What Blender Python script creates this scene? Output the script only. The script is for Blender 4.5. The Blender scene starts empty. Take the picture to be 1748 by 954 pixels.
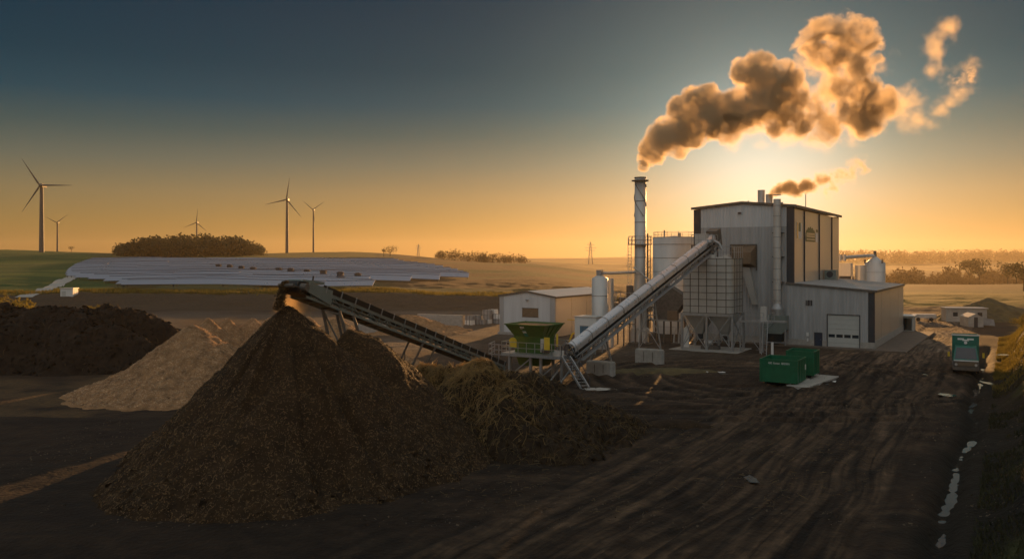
import bpy, bmesh, math, random
import numpy as np
from mathutils import Vector, Matrix
R = math.radians
random.seed(4)
sc = bpy.context.scene
COL = sc.collection

# ------------------------------------------------------------ camera, sky, sun
FP, CX, CY, CH = 1400.0, 874.0, 440.0, 12.0          # focal length in photo pixels, principal column, horizon row, eye height
cam = bpy.data.cameras.new('camera')
cam_o = bpy.data.objects.new('camera', cam); COL.objects.link(cam_o); sc.camera = cam_o
cam_o.location = (0, 0, CH); cam_o.rotation_euler = (R(90), 0, 0)
cam.sensor_width = 36; cam.lens = 36*FP/1748; cam.shift_y = -37/1748
cam.clip_start = .5; cam.clip_end = 20000
cam.dof.use_dof = True; cam.dof.focus_distance = 80; cam.dof.aperture_fstop = 1.6

SUN_AZ, SUN_EL = 17.0, 5.6
world = bpy.data.worlds.new('World'); sc.world = world; world.use_nodes = True
wn = world.node_tree; wl = wn.links; bg = wn.nodes['Background']
sky = wn.nodes.new('ShaderNodeTexSky'); sky.sky_type = 'NISHITA'; sky.sun_disc = False
sky.sun_elevation = R(SUN_EL); sky.sun_rotation = R(SUN_AZ)
sky.dust_density = 1.2; sky.air_density = 1; sky.ozone_density = 3
gam = wn.nodes.new('ShaderNodeGamma'); gam.inputs[1].default_value = .38
tc = wn.nodes.new('ShaderNodeTexCoord'); sx = wn.nodes.new('ShaderNodeSeparateXYZ')
rp = wn.nodes.new('ShaderNodeValToRGB'); mx = wn.nodes.new('ShaderNodeMix')
mx.data_type = 'RGBA'; mx.blend_type = 'MULTIPLY'; mx.inputs[0].default_value = 1
wl.new(sky.outputs[0], gam.inputs[0]); wl.new(tc.outputs['Generated'], sx.inputs[0]); wl.new(sx.outputs[2], rp.inputs[0])
wl.new(gam.outputs[0], mx.inputs[6]); wl.new(rp.outputs[0], mx.inputs[7]); wl.new(mx.outputs[2], bg.inputs[0])
bg.inputs[1].default_value = .13
stops = [(0, (1.2, .72, .28)), (.037, (1.15, .74, .29)), (.074, (.95, .69, .37)), (.11, (.55, .54, .4)), (.146, (.23, .36, .34)), (.18, (.045, .245, .325)), (.22, (.0, .175, .26)), (.31, (.0, .125, .21)), (.48, (1.9, 1.6, 1.28)), (1, (2.2, 1.88, 1.5))]  # highest stops, above the view, raised as added fill light
el = rp.color_ramp.elements
el[0].position = 0; el[0].color = (*stops[0][1], 1); el.remove(el[1])
for p, c in stops[1:]:
    e = el.new(p); e.color = (*c, 1)
sl = bpy.data.lights.new('sun', 'SUN'); sl.energy = 5; sl.angle = R(.5); sl.color = (1, .5, .17)
so = bpy.data.objects.new('sun', sl); COL.objects.link(so)
SUNDIR = sd = Vector((math.sin(R(SUN_AZ))*math.cos(R(SUN_EL)), math.cos(R(SUN_AZ))*math.cos(R(SUN_EL)), math.sin(R(SUN_EL))))
# pale aureole of the hazy air round the sun
dt = wn.nodes.new('ShaderNodeVectorMath'); dt.operation = 'DOT_PRODUCT'; dt.inputs[1].default_value = sd; wl.new(tc.outputs['Generated'], dt.inputs[0])
mx0 = wn.nodes.new('ShaderNodeMath'); mx0.operation = 'MAXIMUM'; mx0.inputs[1].default_value = 0; wl.new(dt.outputs['Value'], mx0.inputs[0])
prev = mx.outputs[2]
for ex_, col_ in ((45, (1.25, 1.15, .85)), (220, (2.2, 2.1, 1.9))):
    pw = wn.nodes.new('ShaderNodeMath'); pw.operation = 'POWER'; pw.inputs[1].default_value = ex_; wl.new(mx0.outputs[0], pw.inputs[0])
    sc_ = wn.nodes.new('ShaderNodeVectorMath'); sc_.operation = 'SCALE'; sc_.inputs[0].default_value = col_; wl.new(pw.outputs[0], sc_.inputs['Scale'])
    ad_ = wn.nodes.new('ShaderNodeVectorMath'); ad_.operation = 'ADD'; wl.new(prev, ad_.inputs[0]); wl.new(sc_.outputs[0], ad_.inputs[1]); prev = ad_.outputs[0]
# broad glow added to the sky opposite the sun, fills the camera-facing walls
dt = wn.nodes.new('ShaderNodeVectorMath'); dt.operation = 'DOT_PRODUCT'; dt.inputs[1].default_value = (-.27, -.86, .43); wl.new(tc.outputs['Generated'], dt.inputs[0])
mx0 = wn.nodes.new('ShaderNodeMath'); mx0.operation = 'MAXIMUM'; mx0.inputs[1].default_value = 0; wl.new(dt.outputs['Value'], mx0.inputs[0])
sc_ = wn.nodes.new('ShaderNodeVectorMath'); sc_.operation = 'SCALE'; sc_.inputs[0].default_value = (1.45, 1.32, 1.2); wl.new(mx0.outputs[0], sc_.inputs['Scale'])
ad_ = wn.nodes.new('ShaderNodeVectorMath'); ad_.operation = 'ADD'; wl.new(prev, ad_.inputs[0]); wl.new(sc_.outputs[0], ad_.inputs[1]); prev = ad_.outputs[0]
wl.new(prev, bg.inputs[0])
so.rotation_euler = sd.to_track_quat('Z', 'Y').to_euler(); so.location = (60, 200, 80)
sc.view_settings.view_transform = 'Standard'; sc.view_settings.look = 'None'
sc.view_settings.exposure = 0.35; sc.view_settings.gamma = 1; sc.view_settings.use_curve_mapping = False
sc.cycles.use_denoising = True
sc.cycles.volume_bounces = 2; sc.cycles.max_bounces = 6; sc.cycles.volume_step_rate = 2; sc.cycles.volume_max_steps = 128
sc.cycles.sample_clamp_indirect = 6

# ------------------------------------------------------------ helpers
def D(px, py, Y): return Vector(((px-CX)*Y/FP, Y, CH-(py-CY)*Y/FP))
def G(px, py, z=0): return D(px, py, (CH-z)*FP/(py-CY))
EX = Vector((.85, -.5268)); EY = Vector((.5268, .85)); PROT = math.atan2(-.5268, .85)   # the plant's own axes
B0 = Vector((38.8, 112.9))                                                           # front corner of the hall
def fac(px, py, b):                      # where a line of sight meets the facade plane b metres behind the hall front
    d = Vector(((px-CX)/FP, 1)); Y = (b+B0.dot(EY))/d.dot(EY); p = d*Y-B0
    return p.dot(EX), CH-(py-CY)*Y/FP
def side(px, py, a):
    d = Vector(((px-CX)/FP, 1)); Y = (a+B0.dot(EX))/d.dot(EX); p = d*Y-B0
    return p.dot(EY), CH-(py-CY)*Y/FP
def PW(a, b, z=0): p = B0+EX*a+EY*b; return Vector((p.x, p.y, z))

def lnk(o): COL.objects.link(o); return o
def tag(o, label=None, cat=None, group=None, kind=None):
    if label: o['label'] = label
    if cat: o['category'] = cat
    if group: o['group'] = group
    if kind: o['kind'] = kind
    return o
def thing(name, label, cat, loc=(0, 0, 0), rz=0, group=None):
    o = bpy.data.objects.new(name, None); lnk(o); o.empty_display_size = .5
    o.location = loc; o.rotation_euler = (0, 0, rz)
    return tag(o, label, cat, group)
EACH = {'corner_panel', 'idler', 'cover_band', 'flange', 'support', 'downpipe', 'roof_cowl', 'skirt_post', 'wall_bracket', 'guard_plate', 'tail_strut', 'joint_strip', 'skid_rail', 'hoop', 'belt', 'skirt_board', 'roof_fitting', 'strap', 'meter_box', 'bracing'}
class MB:
    def __init__(s): s.v = []; s.f = []; s.sm = []; s.g = []; s.k = 0; s.hold = False
    def add(s, vs, fs, smooth=False):
        n = len(s.v); s.v += [tuple(v) for v in vs]; s.f += [tuple(i+n for i in f) for f in fs]; s.sm += [smooth]*len(fs)
        if not s.hold: s.k += 1
        s.g += [s.k]*len(fs)
        return s
    def box(s, x0, x1, y0, y1, z0, z1):
        return s.add([(x, y, z) for z in (z0, z1) for x, y in ((x0, y0), (x1, y0), (x1, y1), (x0, y1))],
                     [(3, 2, 1, 0), (4, 5, 6, 7), (0, 1, 5, 4), (1, 2, 6, 5), (2, 3, 7, 6), (3, 0, 4, 7)])
    def prism(s, lo, hi):                # two matching loops of points
        n = len(lo); return s.add(list(lo)+list(hi), [tuple(range(n))[::-1], tuple(range(n, 2*n))]+[(i, (i+1) % n, n+(i+1) % n, n+i) for i in range(n)])
    def beam(s, p, q, w, h=None, up=(0, 0, 1)):
        p, q, up = Vector(p), Vector(q), Vector(up); h = h or w; d = (q-p).normalized()
        a = d.cross(up)
        if a.length < .01: a = d.cross(Vector((0, 1, 0)))
        a.normalize(); b = a.cross(d).normalized(); a = a*w/2; b = b*h/2
        return s.prism([p-a-b, p+a-b, p+a+b, p-a+b], [q-a-b, q+a-b, q+a+b, q-a+b])
    def tube(s, p, q, r, r2=None, n=14, caps=True):
        p, q = Vector(p), Vector(q); r2 = r if r2 is None else r2; d = (q-p).normalized()
        a = d.cross(Vector((0, 0, 1)))
        if a.length < .01: a = Vector((1, 0, 0))
        a.normalize(); b = d.cross(a)
        c = [(math.cos(6.28318*i/n), math.sin(6.28318*i/n)) for i in range(n)]
        s.k += 1; s.hold = True
        s.add([p+(a*x+b*y)*r for x, y in c]+[q+(a*x+b*y)*r2 for x, y in c], [(i, (i+1) % n, n+(i+1) % n, n+i) for i in range(n)], True)
        if caps: s.add([p+(a*x+b*y)*r for x, y in c], [tuple(range(n))[::-1]]); s.add([q+(a*x+b*y)*r2 for x, y in c], [tuple(range(n))])
        s.hold = False; return s
    def path(s, pts, r, n=8):
        for i in range(len(pts)-1): s.tube(pts[i], pts[i+1], r, n=n)
        return s
    def ring(s, c, r, z, w, h, n=28):    # flat ring round a vertical axis
        vs = []; fs = []
        for i in range(n):
            t = 6.28318*i/n; x, y = math.cos(t), math.sin(t)
            vs += [(c[0]+x*r, c[1]+y*r, z), (c[0]+x*(r+w), c[1]+y*(r+w), z), (c[0]+x*(r+w), c[1]+y*(r+w), z+h), (c[0]+x*r, c[1]+y*r, z+h)]
            j = (i+1) % n
            for k in range(4): fs.append((4*i+k, 4*j+k, 4*j+(k+1) % 4, 4*i+(k+1) % 4))
        return s.add(vs, fs)
    def lathe(s, prof, c=(0, 0), n=28):
        vs = [(c[0]+r*math.cos(6.28318*i/n), c[1]+r*math.sin(6.28318*i/n), z) for r, z in prof for i in range(n)]
        return s.add(vs, [(k*n+i, k*n+(i+1) % n, (k+1)*n+(i+1) % n, (k+1)*n+i) for k in range(len(prof)-1) for i in range(n)], True)
    def build(s, name, mat, parent=None):
        if name in EACH and len(set(s.g)) > 1:          # every separate piece an object of its own
            first = None
            for k in sorted(set(s.g)):
                b = MB(); idx = [i for i, g in enumerate(s.g) if g == k]; used = sorted({j for i in idx for j in s.f[i]}); mp = {j: n for n, j in enumerate(used)}
                b.v = [s.v[j] for j in used]; b.f = [tuple(mp[j] for j in s.f[i]) for i in idx]; b.sm = [s.sm[i] for i in idx]; b.g = [0]*len(idx)
                o = b.build(name, mat, parent); first = first or o
            return first
        me = bpy.data.meshes.new(name); me.from_pydata(s.v, [], s.f)
        me.polygons.foreach_set('use_smooth', s.sm); me.materials.append(mat); me.update()
        o = bpy.data.objects.new(name, me); lnk(o); o.parent = parent
        return o
def copy_tree(o, parent=None):
    c = o.copy(); lnk(c); c.parent = parent
    for ch in [k for k in o.children]: copy_tree(ch, c)
    return c
def np_mesh(name, V, Q, mat, parent=None, smooth=True, cols=None):
    me = bpy.data.meshes.new(name); V = np.asarray(V, np.float32); Q = np.asarray(Q, np.int32); k = Q.shape[1]
    me.vertices.add(len(V)); me.vertices.foreach_set('co', V.ravel())
    me.loops.add(Q.size); me.loops.foreach_set('vertex_index', Q.ravel())
    me.polygons.add(len(Q)); me.polygons.foreach_set('loop_start', np.arange(0, Q.size, k, dtype=np.int32))
    me.polygons.foreach_set('loop_total', np.full(len(Q), k, np.int32))
    me.polygons.foreach_set('use_smooth', np.full(len(Q), smooth)); me.update(calc_edges=True)
    if cols is not None:
        at = me.color_attributes.new('Col', 'FLOAT_COLOR', 'POINT')
        at.data.foreach_set('color', (cols if cols.shape[1] == 4 else np.c_[cols, np.ones(len(V))]).astype(np.float32).ravel())
    me.materials.append(mat); o = bpy.data.objects.new(name, me); lnk(o); o.parent = parent
    return o

# value noise on arrays
_rng = np.random.RandomState(7); _T = _rng.rand(256, 256)
def vn(x, y, seed=0):
    x = x+seed*17.3; y = y+seed*9.1
    xi = np.floor(x).astype(int); yi = np.floor(y).astype(int); fx = x-xi; fy = y-yi
    fx = fx*fx*(3-2*fx); fy = fy*fy*(3-2*fy); g = lambda i, j: _T[(xi+i) & 255, (yi+j) & 255]
    return (g(0, 0)*(1-fx)+g(1, 0)*fx)*(1-fy)+(g(0, 1)*(1-fx)+g(1, 1)*fx)*fy
def fbm(x, y, o=4, seed=0, gain=.5):
    t = 0; a = 1; n = 0
    for i in range(o): t = t+a*(vn(x*2**i, y*2**i, seed+i*3)-.5)*2; n += a; a *= gain
    return t/n
def ss(a, b, x): t = np.clip((x-a)/(b-a), 0, 1); return t*t*(3-2*t)

# ------------------------------------------------------------ materials
def mat(name, col, rough=.6, metal=0, var=.15, scale=1.5, bump=0, bscale=30, attr=False, spec=.5, emis=None, streak=0, col2=None, rv=.12, trans=0):
    m = bpy.data.materials.new(name); m.use_nodes = True; n = m.node_tree; L = n.links; b = n.nodes['Principled BSDF']
    b.inputs['Roughness'].default_value = rough; b.inputs['Metallic'].default_value = metal
    b.inputs['Specular IOR Level'].default_value = spec
    t = n.nodes.new('ShaderNodeTexCoord'); no = n.nodes.new('ShaderNodeTexNoise'); no.inputs['Scale'].default_value = scale
    no.inputs['Detail'].default_value = 8; no.inputs['Roughness'].default_value = .65
    mp = n.nodes.new('ShaderNodeMapping'); L.new(t.outputs['Object'], mp.inputs[0]); L.new(mp.outputs[0], no.inputs[0])
    if streak: mp.inputs['Scale'].default_value = (1, 1, streak)
    r = n.nodes.new('ShaderNodeValToRGB'); L.new(no.outputs[0], r.inputs[0]); e = r.color_ramp.elements
    e[0].position = .3; e[1].position = .7
    lo = [c*(1-var) for c in col]; hi = [min(1, c*(1+var)) for c in col] if col2 is None else col2
    e[0].color = (*lo, 1); e[1].color = (*hi, 1)
    if attr:
        e[0].color = (1-var,)*3+(1,); e[1].color = (1+var,)*3+(1,)
        a = n.nodes.new('ShaderNodeAttribute'); a.attribute_name = 'Col'
        k = n.nodes.new('ShaderNodeMix'); k.data_type = 'RGBA'; k.blend_type = 'MULTIPLY'; k.inputs[0].default_value = 1
        L.new(a.outputs[0], k.inputs[6]); L.new(r.outputs[0], k.inputs[7]); L.new(k.outputs[2], b.inputs['Base Color'])
    else: L.new(r.outputs[0], b.inputs['Base Color'])
    mr = n.nodes.new('ShaderNodeMapRange'); L.new(no.outputs[0], mr.inputs[0])
    mr.inputs[1].default_value = .3; mr.inputs[2].default_value = .7
    mr.inputs[3].default_value = max(0, rough-rv); mr.inputs[4].default_value = min(1, rough+rv); L.new(mr.outputs[0], b.inputs['Roughness'])
    if trans:                            # thin blades and leaves let light through
        ts = n.nodes.new('ShaderNodeBsdfTranslucent'); mxs = n.nodes.new('ShaderNodeMixShader'); mxs.inputs[0].default_value = trans
        L.new(r.outputs[0], ts.inputs[0]); L.new(b.outputs[0], mxs.inputs[1]); L.new(ts.outputs[0], mxs.inputs[2]); L.new(mxs.outputs[0], n.nodes['Material Output'].inputs[0])
    if bump:
        n2 = n.nodes.new('ShaderNodeTexNoise'); n2.inputs['Scale'].default_value = bscale; n2.inputs['Detail'].default_value = 6
        L.new(t.outputs['Object'], n2.inputs[0]); bm = n.nodes.new('ShaderNodeBump'); bm.inputs['Strength'].default_value = 1
        bm.inputs['Distance'].default_value = bump; L.new(n2.outputs[0], bm.inputs['Height']); L.new(bm.outputs[0], b.inputs['Normal'])
    return m
M = {}
M['ground'] = mat('earth', (1, 1, 1), .9, var=.5, scale=2.2, bump=.13, bscale=4, attr=True, spec=.22)
def tracks(m):                           # fine tyre streaks running with the road
    n = m.node_tree; L = n.links; b = n.nodes['Principled BSDF']; t = n.nodes.new('ShaderNodeTexCoord'); a = n.nodes.new('ShaderNodeAttribute'); a.attribute_name = 'Col'
    mp = n.nodes.new('ShaderNodeMapping'); mp.inputs['Rotation'].default_value = (0, 0, R(31.3)); L.new(t.outputs['Object'], mp.inputs[0])
    wv = n.nodes.new('ShaderNodeVectorMath'); wv.operation = 'MULTIPLY'; wv.inputs[1].default_value = (2.6, .13, 1); wn_ = n.nodes.new('ShaderNodeTexNoise'); wn_.inputs['Scale'].default_value = .045; wn_.inputs['Detail'].default_value = 1; L.new(t.outputs['Object'], wn_.inputs[0]); ws = n.nodes.new('ShaderNodeVectorMath'); ws.operation = 'MULTIPLY_ADD'; ws.inputs[1].default_value = (5, 5, 0); L.new(wn_.outputs['Color'], ws.inputs[0]); L.new(mp.outputs[0], ws.inputs[2]); L.new(ws.outputs[0], wv.inputs[0])
    no = n.nodes.new('ShaderNodeTexNoise'); no.inputs['Scale'].default_value = 1; no.inputs['Detail'].default_value = 5; no.inputs['Distortion'].default_value = .6; L.new(wv.outputs[0], no.inputs[0])
    mr = n.nodes.new('ShaderNodeMapRange'); L.new(no.outputs[0], mr.inputs[0]); mr.inputs[1].default_value = .36; mr.inputs[2].default_value = .64; mr.inputs[3].default_value = .38; mr.inputs[4].default_value = 1.45
    k = n.nodes.new('ShaderNodeMix'); k.data_type = 'RGBA'; k.blend_type = 'MULTIPLY'; L.new(a.outputs['Alpha'], k.inputs[0]); src = b.inputs['Base Color'].links[0].from_socket
    L.new(src, k.inputs[6]); L.new(mr.outputs[0], k.inputs[7]); L.new(k.outputs[2], b.inputs['Base Color'])
    bp = n.nodes.new('ShaderNodeBump'); ml = n.nodes.new('ShaderNodeMath'); ml.operation = 'MULTIPLY'; L.new(no.outputs[0], ml.inputs[0]); L.new(a.outputs['Alpha'], ml.inputs[1]); L.new(ml.outputs[0], bp.inputs['Height']); bp.inputs['Distance'].default_value = .22; bp.inputs['Strength'].default_value = 1
    old = b.inputs['Normal'].links[0].from_socket; L.new(old, bp.inputs['Normal']); L.new(bp.outputs[0], b.inputs['Normal'])
tracks(M['ground'])
M['clad'] = mat('grey_cladding', (.47, .475, .48), .45, .2, var=.16, scale=1.3, streak=.12)
M['cladlight'] = mat('pale_cladding', (.66, .68, .7), .42, .1, var=.1, scale=1.1, streak=.12)
M['smooth'] = mat('smooth_panel', (.6, .55, .48), .36, .45, var=.03, scale=.2, rv=.03)
M['dark'] = mat('anthracite_sheet', (.05, .052, .06), .5, .1, var=.2)
M['roof'] = mat('roof_sheet', (.5, .5, .5), .4, .2, var=.1, scale=.4)
M['concrete'] = mat('concrete', (.42, .39, .35), .85, var=.22, scale=1.8, bump=.01, bscale=12)
M['white'] = mat('white_paint', (.78, .77, .74), .5, var=.06)
M['steel'] = mat('galvanised_steel', (.4, .4, .4), .42, .6, var=.2, scale=3)
M['tube'] = mat('conveyor_cover', (.72, .7, .72), .33, .65, var=.08, scale=1)
M['tank'] = mat('tank_sheet', (.62, .6, .57), .4, .35, var=.12, scale=.8, streak=.3)
M['bin'] = mat('bin_sheet', (.5, .49, .46), .42, .35, var=.12, scale=.8, streak=.3)
M['brown'] = mat('primer_brown_sheet', (.24, .17, .11), .55, .3, var=.2)
M['rust'] = mat('dusty_steel', (.16, .14, .12), .6, .4, var=.35, scale=2.5)
M['black'] = mat('black_rubber', (.018, .018, .018), .7, var=.3)
M['green'] = mat('bright_green_paint', (.045, .115, .016), .4, .0, var=.2, scale=2)
M['dgreen'] = mat('container_green_paint', (.008, .13, .06), .4, .0, var=.2, scale=2)
M['teal'] = mat('greyish_green_paint', (.22, .26, .24), .5, .2, var=.15)
M['yellow'] = mat('yellow_paint', (.75, .5, .04), .5, var=.1)
M['glass'] = mat('window_glass', (.03, .04, .05), .08, var=.1, spec=.8)
M['blueglass'] = mat('blue_cabin_glass', (.1, .2, .28), .12, var=.3, spec=.8)
M['door'] = mat('navy_door_paint', (.03, .045, .08), .5, var=.1)
M['gate'] = mat('pale_door_sheet', (.55, .56, .53), .5, .1, var=.05)
M['letter'] = mat('lettering_paint', (.8, .82, .8), .5, var=.03)
M['olive'] = mat('olive_print', (.16, .17, .07), .5, var=.2)
M['chips'] = mat('brown_compost', (.04, .024, .012), .92, var=.55, scale=1.1, bump=.08, bscale=7, spec=.2)
M['chip'] = mat('wood_chip', (.13, .078, .034), .75, var=.85, scale=6, spec=.3)
M['pale'] = mat('pale_wood_chip', (.33, .185, .09), .9, var=.4, scale=1.5, bump=.12, bscale=5, spec=.2)
M['mudslab'] = mat('muddy_concrete', (.16, .12, .09), .85, var=.4, scale=.9, bump=.02, bscale=6)
M['stone'] = mat('clod_and_stone', (.1, .07, .045), .85, var=.8, scale=3)
M['offwhite'] = mat('weathered_white_sheet', (.42, .4, .36), .6, var=.25, scale=.8)
M['twig'] = mat('pale_twig', (.2, .125, .06), .7, var=.6, scale=3)
M['palechip'] = mat('pale_chip_flake', (.46, .29, .16), .8, var=.6, scale=1.5)
M['muck'] = mat('dark_manure', (.035, .022, .012), .9, var=.7, scale=1.6, bump=.08, bscale=5, spec=.25)
M['straw'] = mat('straw', (.15, .1, .04), .65, var=.85, scale=.9, trans=.3)
M['straw2'] = mat('dry_yellow_straw', (.34, .22, .08), .6, var=.4, scale=1.2, trans=.3)
M['soilheap'] = mat('dark_compost', (.028, .019, .013), .93, var=.6, scale=.7, bump=.12, bscale=3, spec=.2)
M['water'] = mat('muddy_water', (.03, .03, .028), .07, var=.1, spec=.9)
M['pv'] = mat('solar_glass', (.3, .33, .41), .36, .75, var=.1, scale=.1)
M['turbine'] = mat('turbine_paint', (.1, .1, .105), .6, var=.03)
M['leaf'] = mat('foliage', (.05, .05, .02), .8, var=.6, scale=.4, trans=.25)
M['gapshade'] = mat('gap_shade_grey', (.09, .095, .11), .95, var=.1, spec=.05)  # dark grey standing in for shadow gaps in the solar field
M['bare'] = mat('hazed_winter_trees', (.13, .09, .045), .85, var=.4, scale=.3, trans=.3)  # winter tan, made paler to stand in for valley haze
M['bark'] = mat('bark', (.06, .045, .03), .9, var=.3)
M['grass'] = mat('grass_blade', (.2, .16, .035), .8, var=.5, scale=.3, trans=.5)
M['mound'] = mat('grassy_mound', (.1, .075, .03), .95, var=.5, scale=.6, bump=.15, bscale=2)
M['fabric'] = mat('bale_wrap', (.3, .3, .3), .6, var=.5, scale=.4)
M['lorry'] = mat('lorry_green', (.01, .16, .12), .45, var=.1)
M['chimney'] = mat('chimney_sheet', (.6, .58, .55), .4, .4, var=.12, scale=.7, streak=.2)

# ------------------------------------------------------------ the ground: one sheet out to the horizon
TY = [-1e4, 183, 203, 300, 450, 650, 1000, 1700, 3000, 3600, 1e4]
TX = [-3500, -800, 0, 300, 600, 874, 1080, 1300, 1560, 1748, 2600, 6000]
TZ = [[0]*12, [0]*12,
      [3.4, 3.4, 3.4, 3.5, 3.4, 2.6, 1.6, .2, 0, 0, 0, 0],
      [6.2, 6.2, 6.2, 6.2, 6.1, 5, 2.2, -1, -.8, -.8, 0, 0],
      [10.5, 10.5, 10.5, 10.4, 10.2, 8.6, 3.2, -6, -6, -6, -4, -4],
      [18, 18, 18.2, 14, 16.6, 8, -4, -8, -9, -9, -8, -8],
      [12, 12, 12, 10, 12, 3, -14, -22, -26, -26, -20, -20],
      [6, 6, 6, 6, 6, 4, 2, 0, -16, -14, -10, -10],
      [10, 10, 10, 10, 10, 10, 14, 8, 2, 6, 8, 8], [0]*12, [0]*12]
TZ = np.array(TZ, float)
DIT = np.array([19.6, 37.3]); RD = np.array([.52, .854]); RN = np.array([.854, -.52])
def terrain(x, y):
    x = np.asarray(x, float); y = np.asarray(y, float)
    px = CX+FP*x/np.maximum(y, 60)
    i = np.clip(np.searchsorted(TY, y)-1, 0, len(TY)-2); j = np.clip(np.searchsorted(TX, px)-1, 0, len(TX)-2)
    ty = np.array(TY); tx = np.array(TX)
    u = np.clip((y-ty[i])/(ty[i+1]-ty[i]), 0, 1); v = np.clip((px-tx[j])/(tx[j+1]-tx[j]), 0, 1)
    us = np.where(i == 1, u*u*(3-2*u), u); v = v*v*(3-2*v)
    z = (TZ[i, j]*(1-v)+TZ[i, j+1]*v)*(1-us)+(TZ[i+1, j]*(1-v)+TZ[i+1, j+1]*v)*us
    far = ss(185, 260, y); eb = ss(184, 188, y)*(1-ss(250, 300, y)); z = z+eb*(fbm(x/14, y/7, 4, 15)*.7+fbm(x/3, y/3, 3, 16)*.25)
    z = z+far*fbm(x/55, y/55, 3, 5)*.8+ss(900, 1500, y)*fbm(x/260, y/260, 3, 9)*5
    near = 1-ss(185, 210, y)
    z = z+near*(fbm(x/6, y/6, 4, 1)*.14+fbm(x/1.1, y/1.1, 3, 2)*.06)
    # ditch and bank along the road
    s = (x-DIT[0])*RN[0]+(y-DIT[1])*RN[1]; l = (x-DIT[0])*RD[0]+(y-DIT[1])*RD[1]
    s = s+fbm(l/6, l*0+3, 2, 4)*.5
    z = z-near*(.64+.16*fbm(l/4.1, s*0+2, 3, 6)+.16*fbm(x/.6, y/.6, 3, 7))*np.exp(-(s/.6)**2)*ss(-12, 0, 80-l)
    bank = ss(1.5, 7.5, s)*(1-ss(88, 108, l))*(4.6+2.6*ss(20, 65, l))
    z = z+near*bank*(1+.25*fbm(x/4, y/4, 3, 8))+near*ss(1, 4, s)*fbm(x/.9, y/.9, 3, 12)*.16
    # wheel ruts
    for k, (o, dep) in enumerate([(-4.6, .05), (-6.4, .07), (-8.1, .05), (-9.6, .09), (-11.3, .06), (-13.1, .08), (-14.6, .04), (-16.8, .05)]):
        c = o+1.1*np.sin(l/23+k*1.7)+.35*np.sin(l/7+k)
        z = z-near*dep*1.5*np.exp(-((s-c)/.24)**2)+near*dep*1.0*np.exp(-((s-c-.45)/.2)**2)-near*dep*1.2*np.exp(-((s-c-2.1)/.24)**2)
    r = np.hypot(x-27, (y-82)*1.15); ang = np.arctan2(y-82, x-27)
    for k, rr in enumerate([10.2, 12.1, 14.2, 16.3, 19]):
        c = rr+.7*np.sin(ang*3+k*2)
        z = z-near*.16*np.exp(-((r-c)/.4)**2)*(y < 96)+near*.09*np.exp(-((r-c-.7)/.3)**2)*(y < 96)
    for k, yy in enumerate([57, 61, 65, 70, 73]):
        c = yy+1.6*np.sin(x/9+k*1.3)+x*.12
        z = z-near*(.15*np.exp(-((y-c)/.45)**2)-.08*np.exp(-((y-c-.9)/.4)**2))*ss(4, 9, x)*(1-ss(26, 34, x))
    return z
def tz(x, y): return float(terrain(np.array([x]), np.array([y]))[0])
def axis(segs):
    out = [segs[0][0]]
    for a, b, s0, s1 in segs:
        t = a
        while t < b-1e-6:
            st = s0+(s1-s0)*(t-a)/(b-a); t = min(b, t+st); out.append(t)
    return np.array(out)
gx = axis([(-4200, -900, 120, 40), (-900, -300, 40, 8), (-300, -60, 8, 1), (-60, -30, 1, .4), (-30, 62, .27, .27), (62, 110, .4, 1.5), (110, 500, 1.5, 12), (500, 1200, 12, 50), (1200, 4200, 50, 150)])
gy = axis([(-900, -20, 90, 6), (-20, 33, 3, .5), (33, 112, .27, .3), (112, 215, .5, .7), (215, 480, 1.5, 4), (480, 1000, 4, 12), (1000, 4200, 12, 70)])
X, Y = np.meshgrid(gx, gy); x = X.ravel(); y = Y.ravel(); z = terrain(x, y)
px = CX+FP*x/np.maximum(y, 60); n1 = fbm(x/14, y/14, 4, 20); n2 = fbm(x/3, y/3, 3, 21); nb = fbm(x/45, y/25, 3, 22)
def mixc(c, c2, t): return c*(1-t[:, None])+np.array(c2)[None, :]*t[:, None]
c = np.tile(np.array([.06, .037, .022]), (len(x), 1))
s = (x-DIT[0])*RN[0]+(y-DIT[1])*RN[1]; l = (x-DIT[0])*RD[0]+(y-DIT[1])*RD[1]
c = mixc(c, (.042, .028, .018), ss(-.25, .35, n1+n2*.5))
sw_ = fbm(x/9+n1, y/1.6, 4, 61); c = mixc(c, (.11, .07, .042), ss(.05, .45, sw_)*.7*(y < 110)*(x > -4)); c = mixc(c, (.03, .02, .014), ss(.1, .5, fbm(x/7, y/1.2, 4, 63))*.8)
rr0 = np.hypot(x-27, (y-82)*1.15); a0_ = np.arctan2(y-82, x-27)
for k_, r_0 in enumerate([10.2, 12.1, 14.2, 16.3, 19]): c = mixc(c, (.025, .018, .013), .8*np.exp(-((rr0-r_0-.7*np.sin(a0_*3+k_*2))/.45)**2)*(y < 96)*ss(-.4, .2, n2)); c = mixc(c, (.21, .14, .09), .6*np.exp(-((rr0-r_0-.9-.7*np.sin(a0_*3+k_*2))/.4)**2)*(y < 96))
for k_, y_0 in enumerate([57, 61, 65, 70, 73]): c = mixc(c, (.025, .018, .013), .8*np.exp(-((y-y_0-1.6*np.sin(x/9+k_*1.3)-x*.12)/.5)**2)*ss(4, 9, x)*(1-ss(26, 34, x))*ss(-.4, .2, n2))
road = ss(-19, -16, s+n1*2)*(1-ss(-3.5, -2, s+n2*.8))
c = mixc(c, (.125, .08, .048), road*ss(-.5, .3, n2*.4+fbm(l/16, s/.9, 3, 30)*1.4))
for k_, o in enumerate((-4.6, -6.4, -8.1, -9.6, -11.3, -13.1, -14.6, -16.8)): c = mixc(c, (.028, .02, .014), .85*np.exp(-((s-o-1.1*np.sin(l/23+k_*1.7)-.35*np.sin(l/7+k_))/.22)**2)*(y < 180)*ss(-.5, .1, n2))
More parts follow.
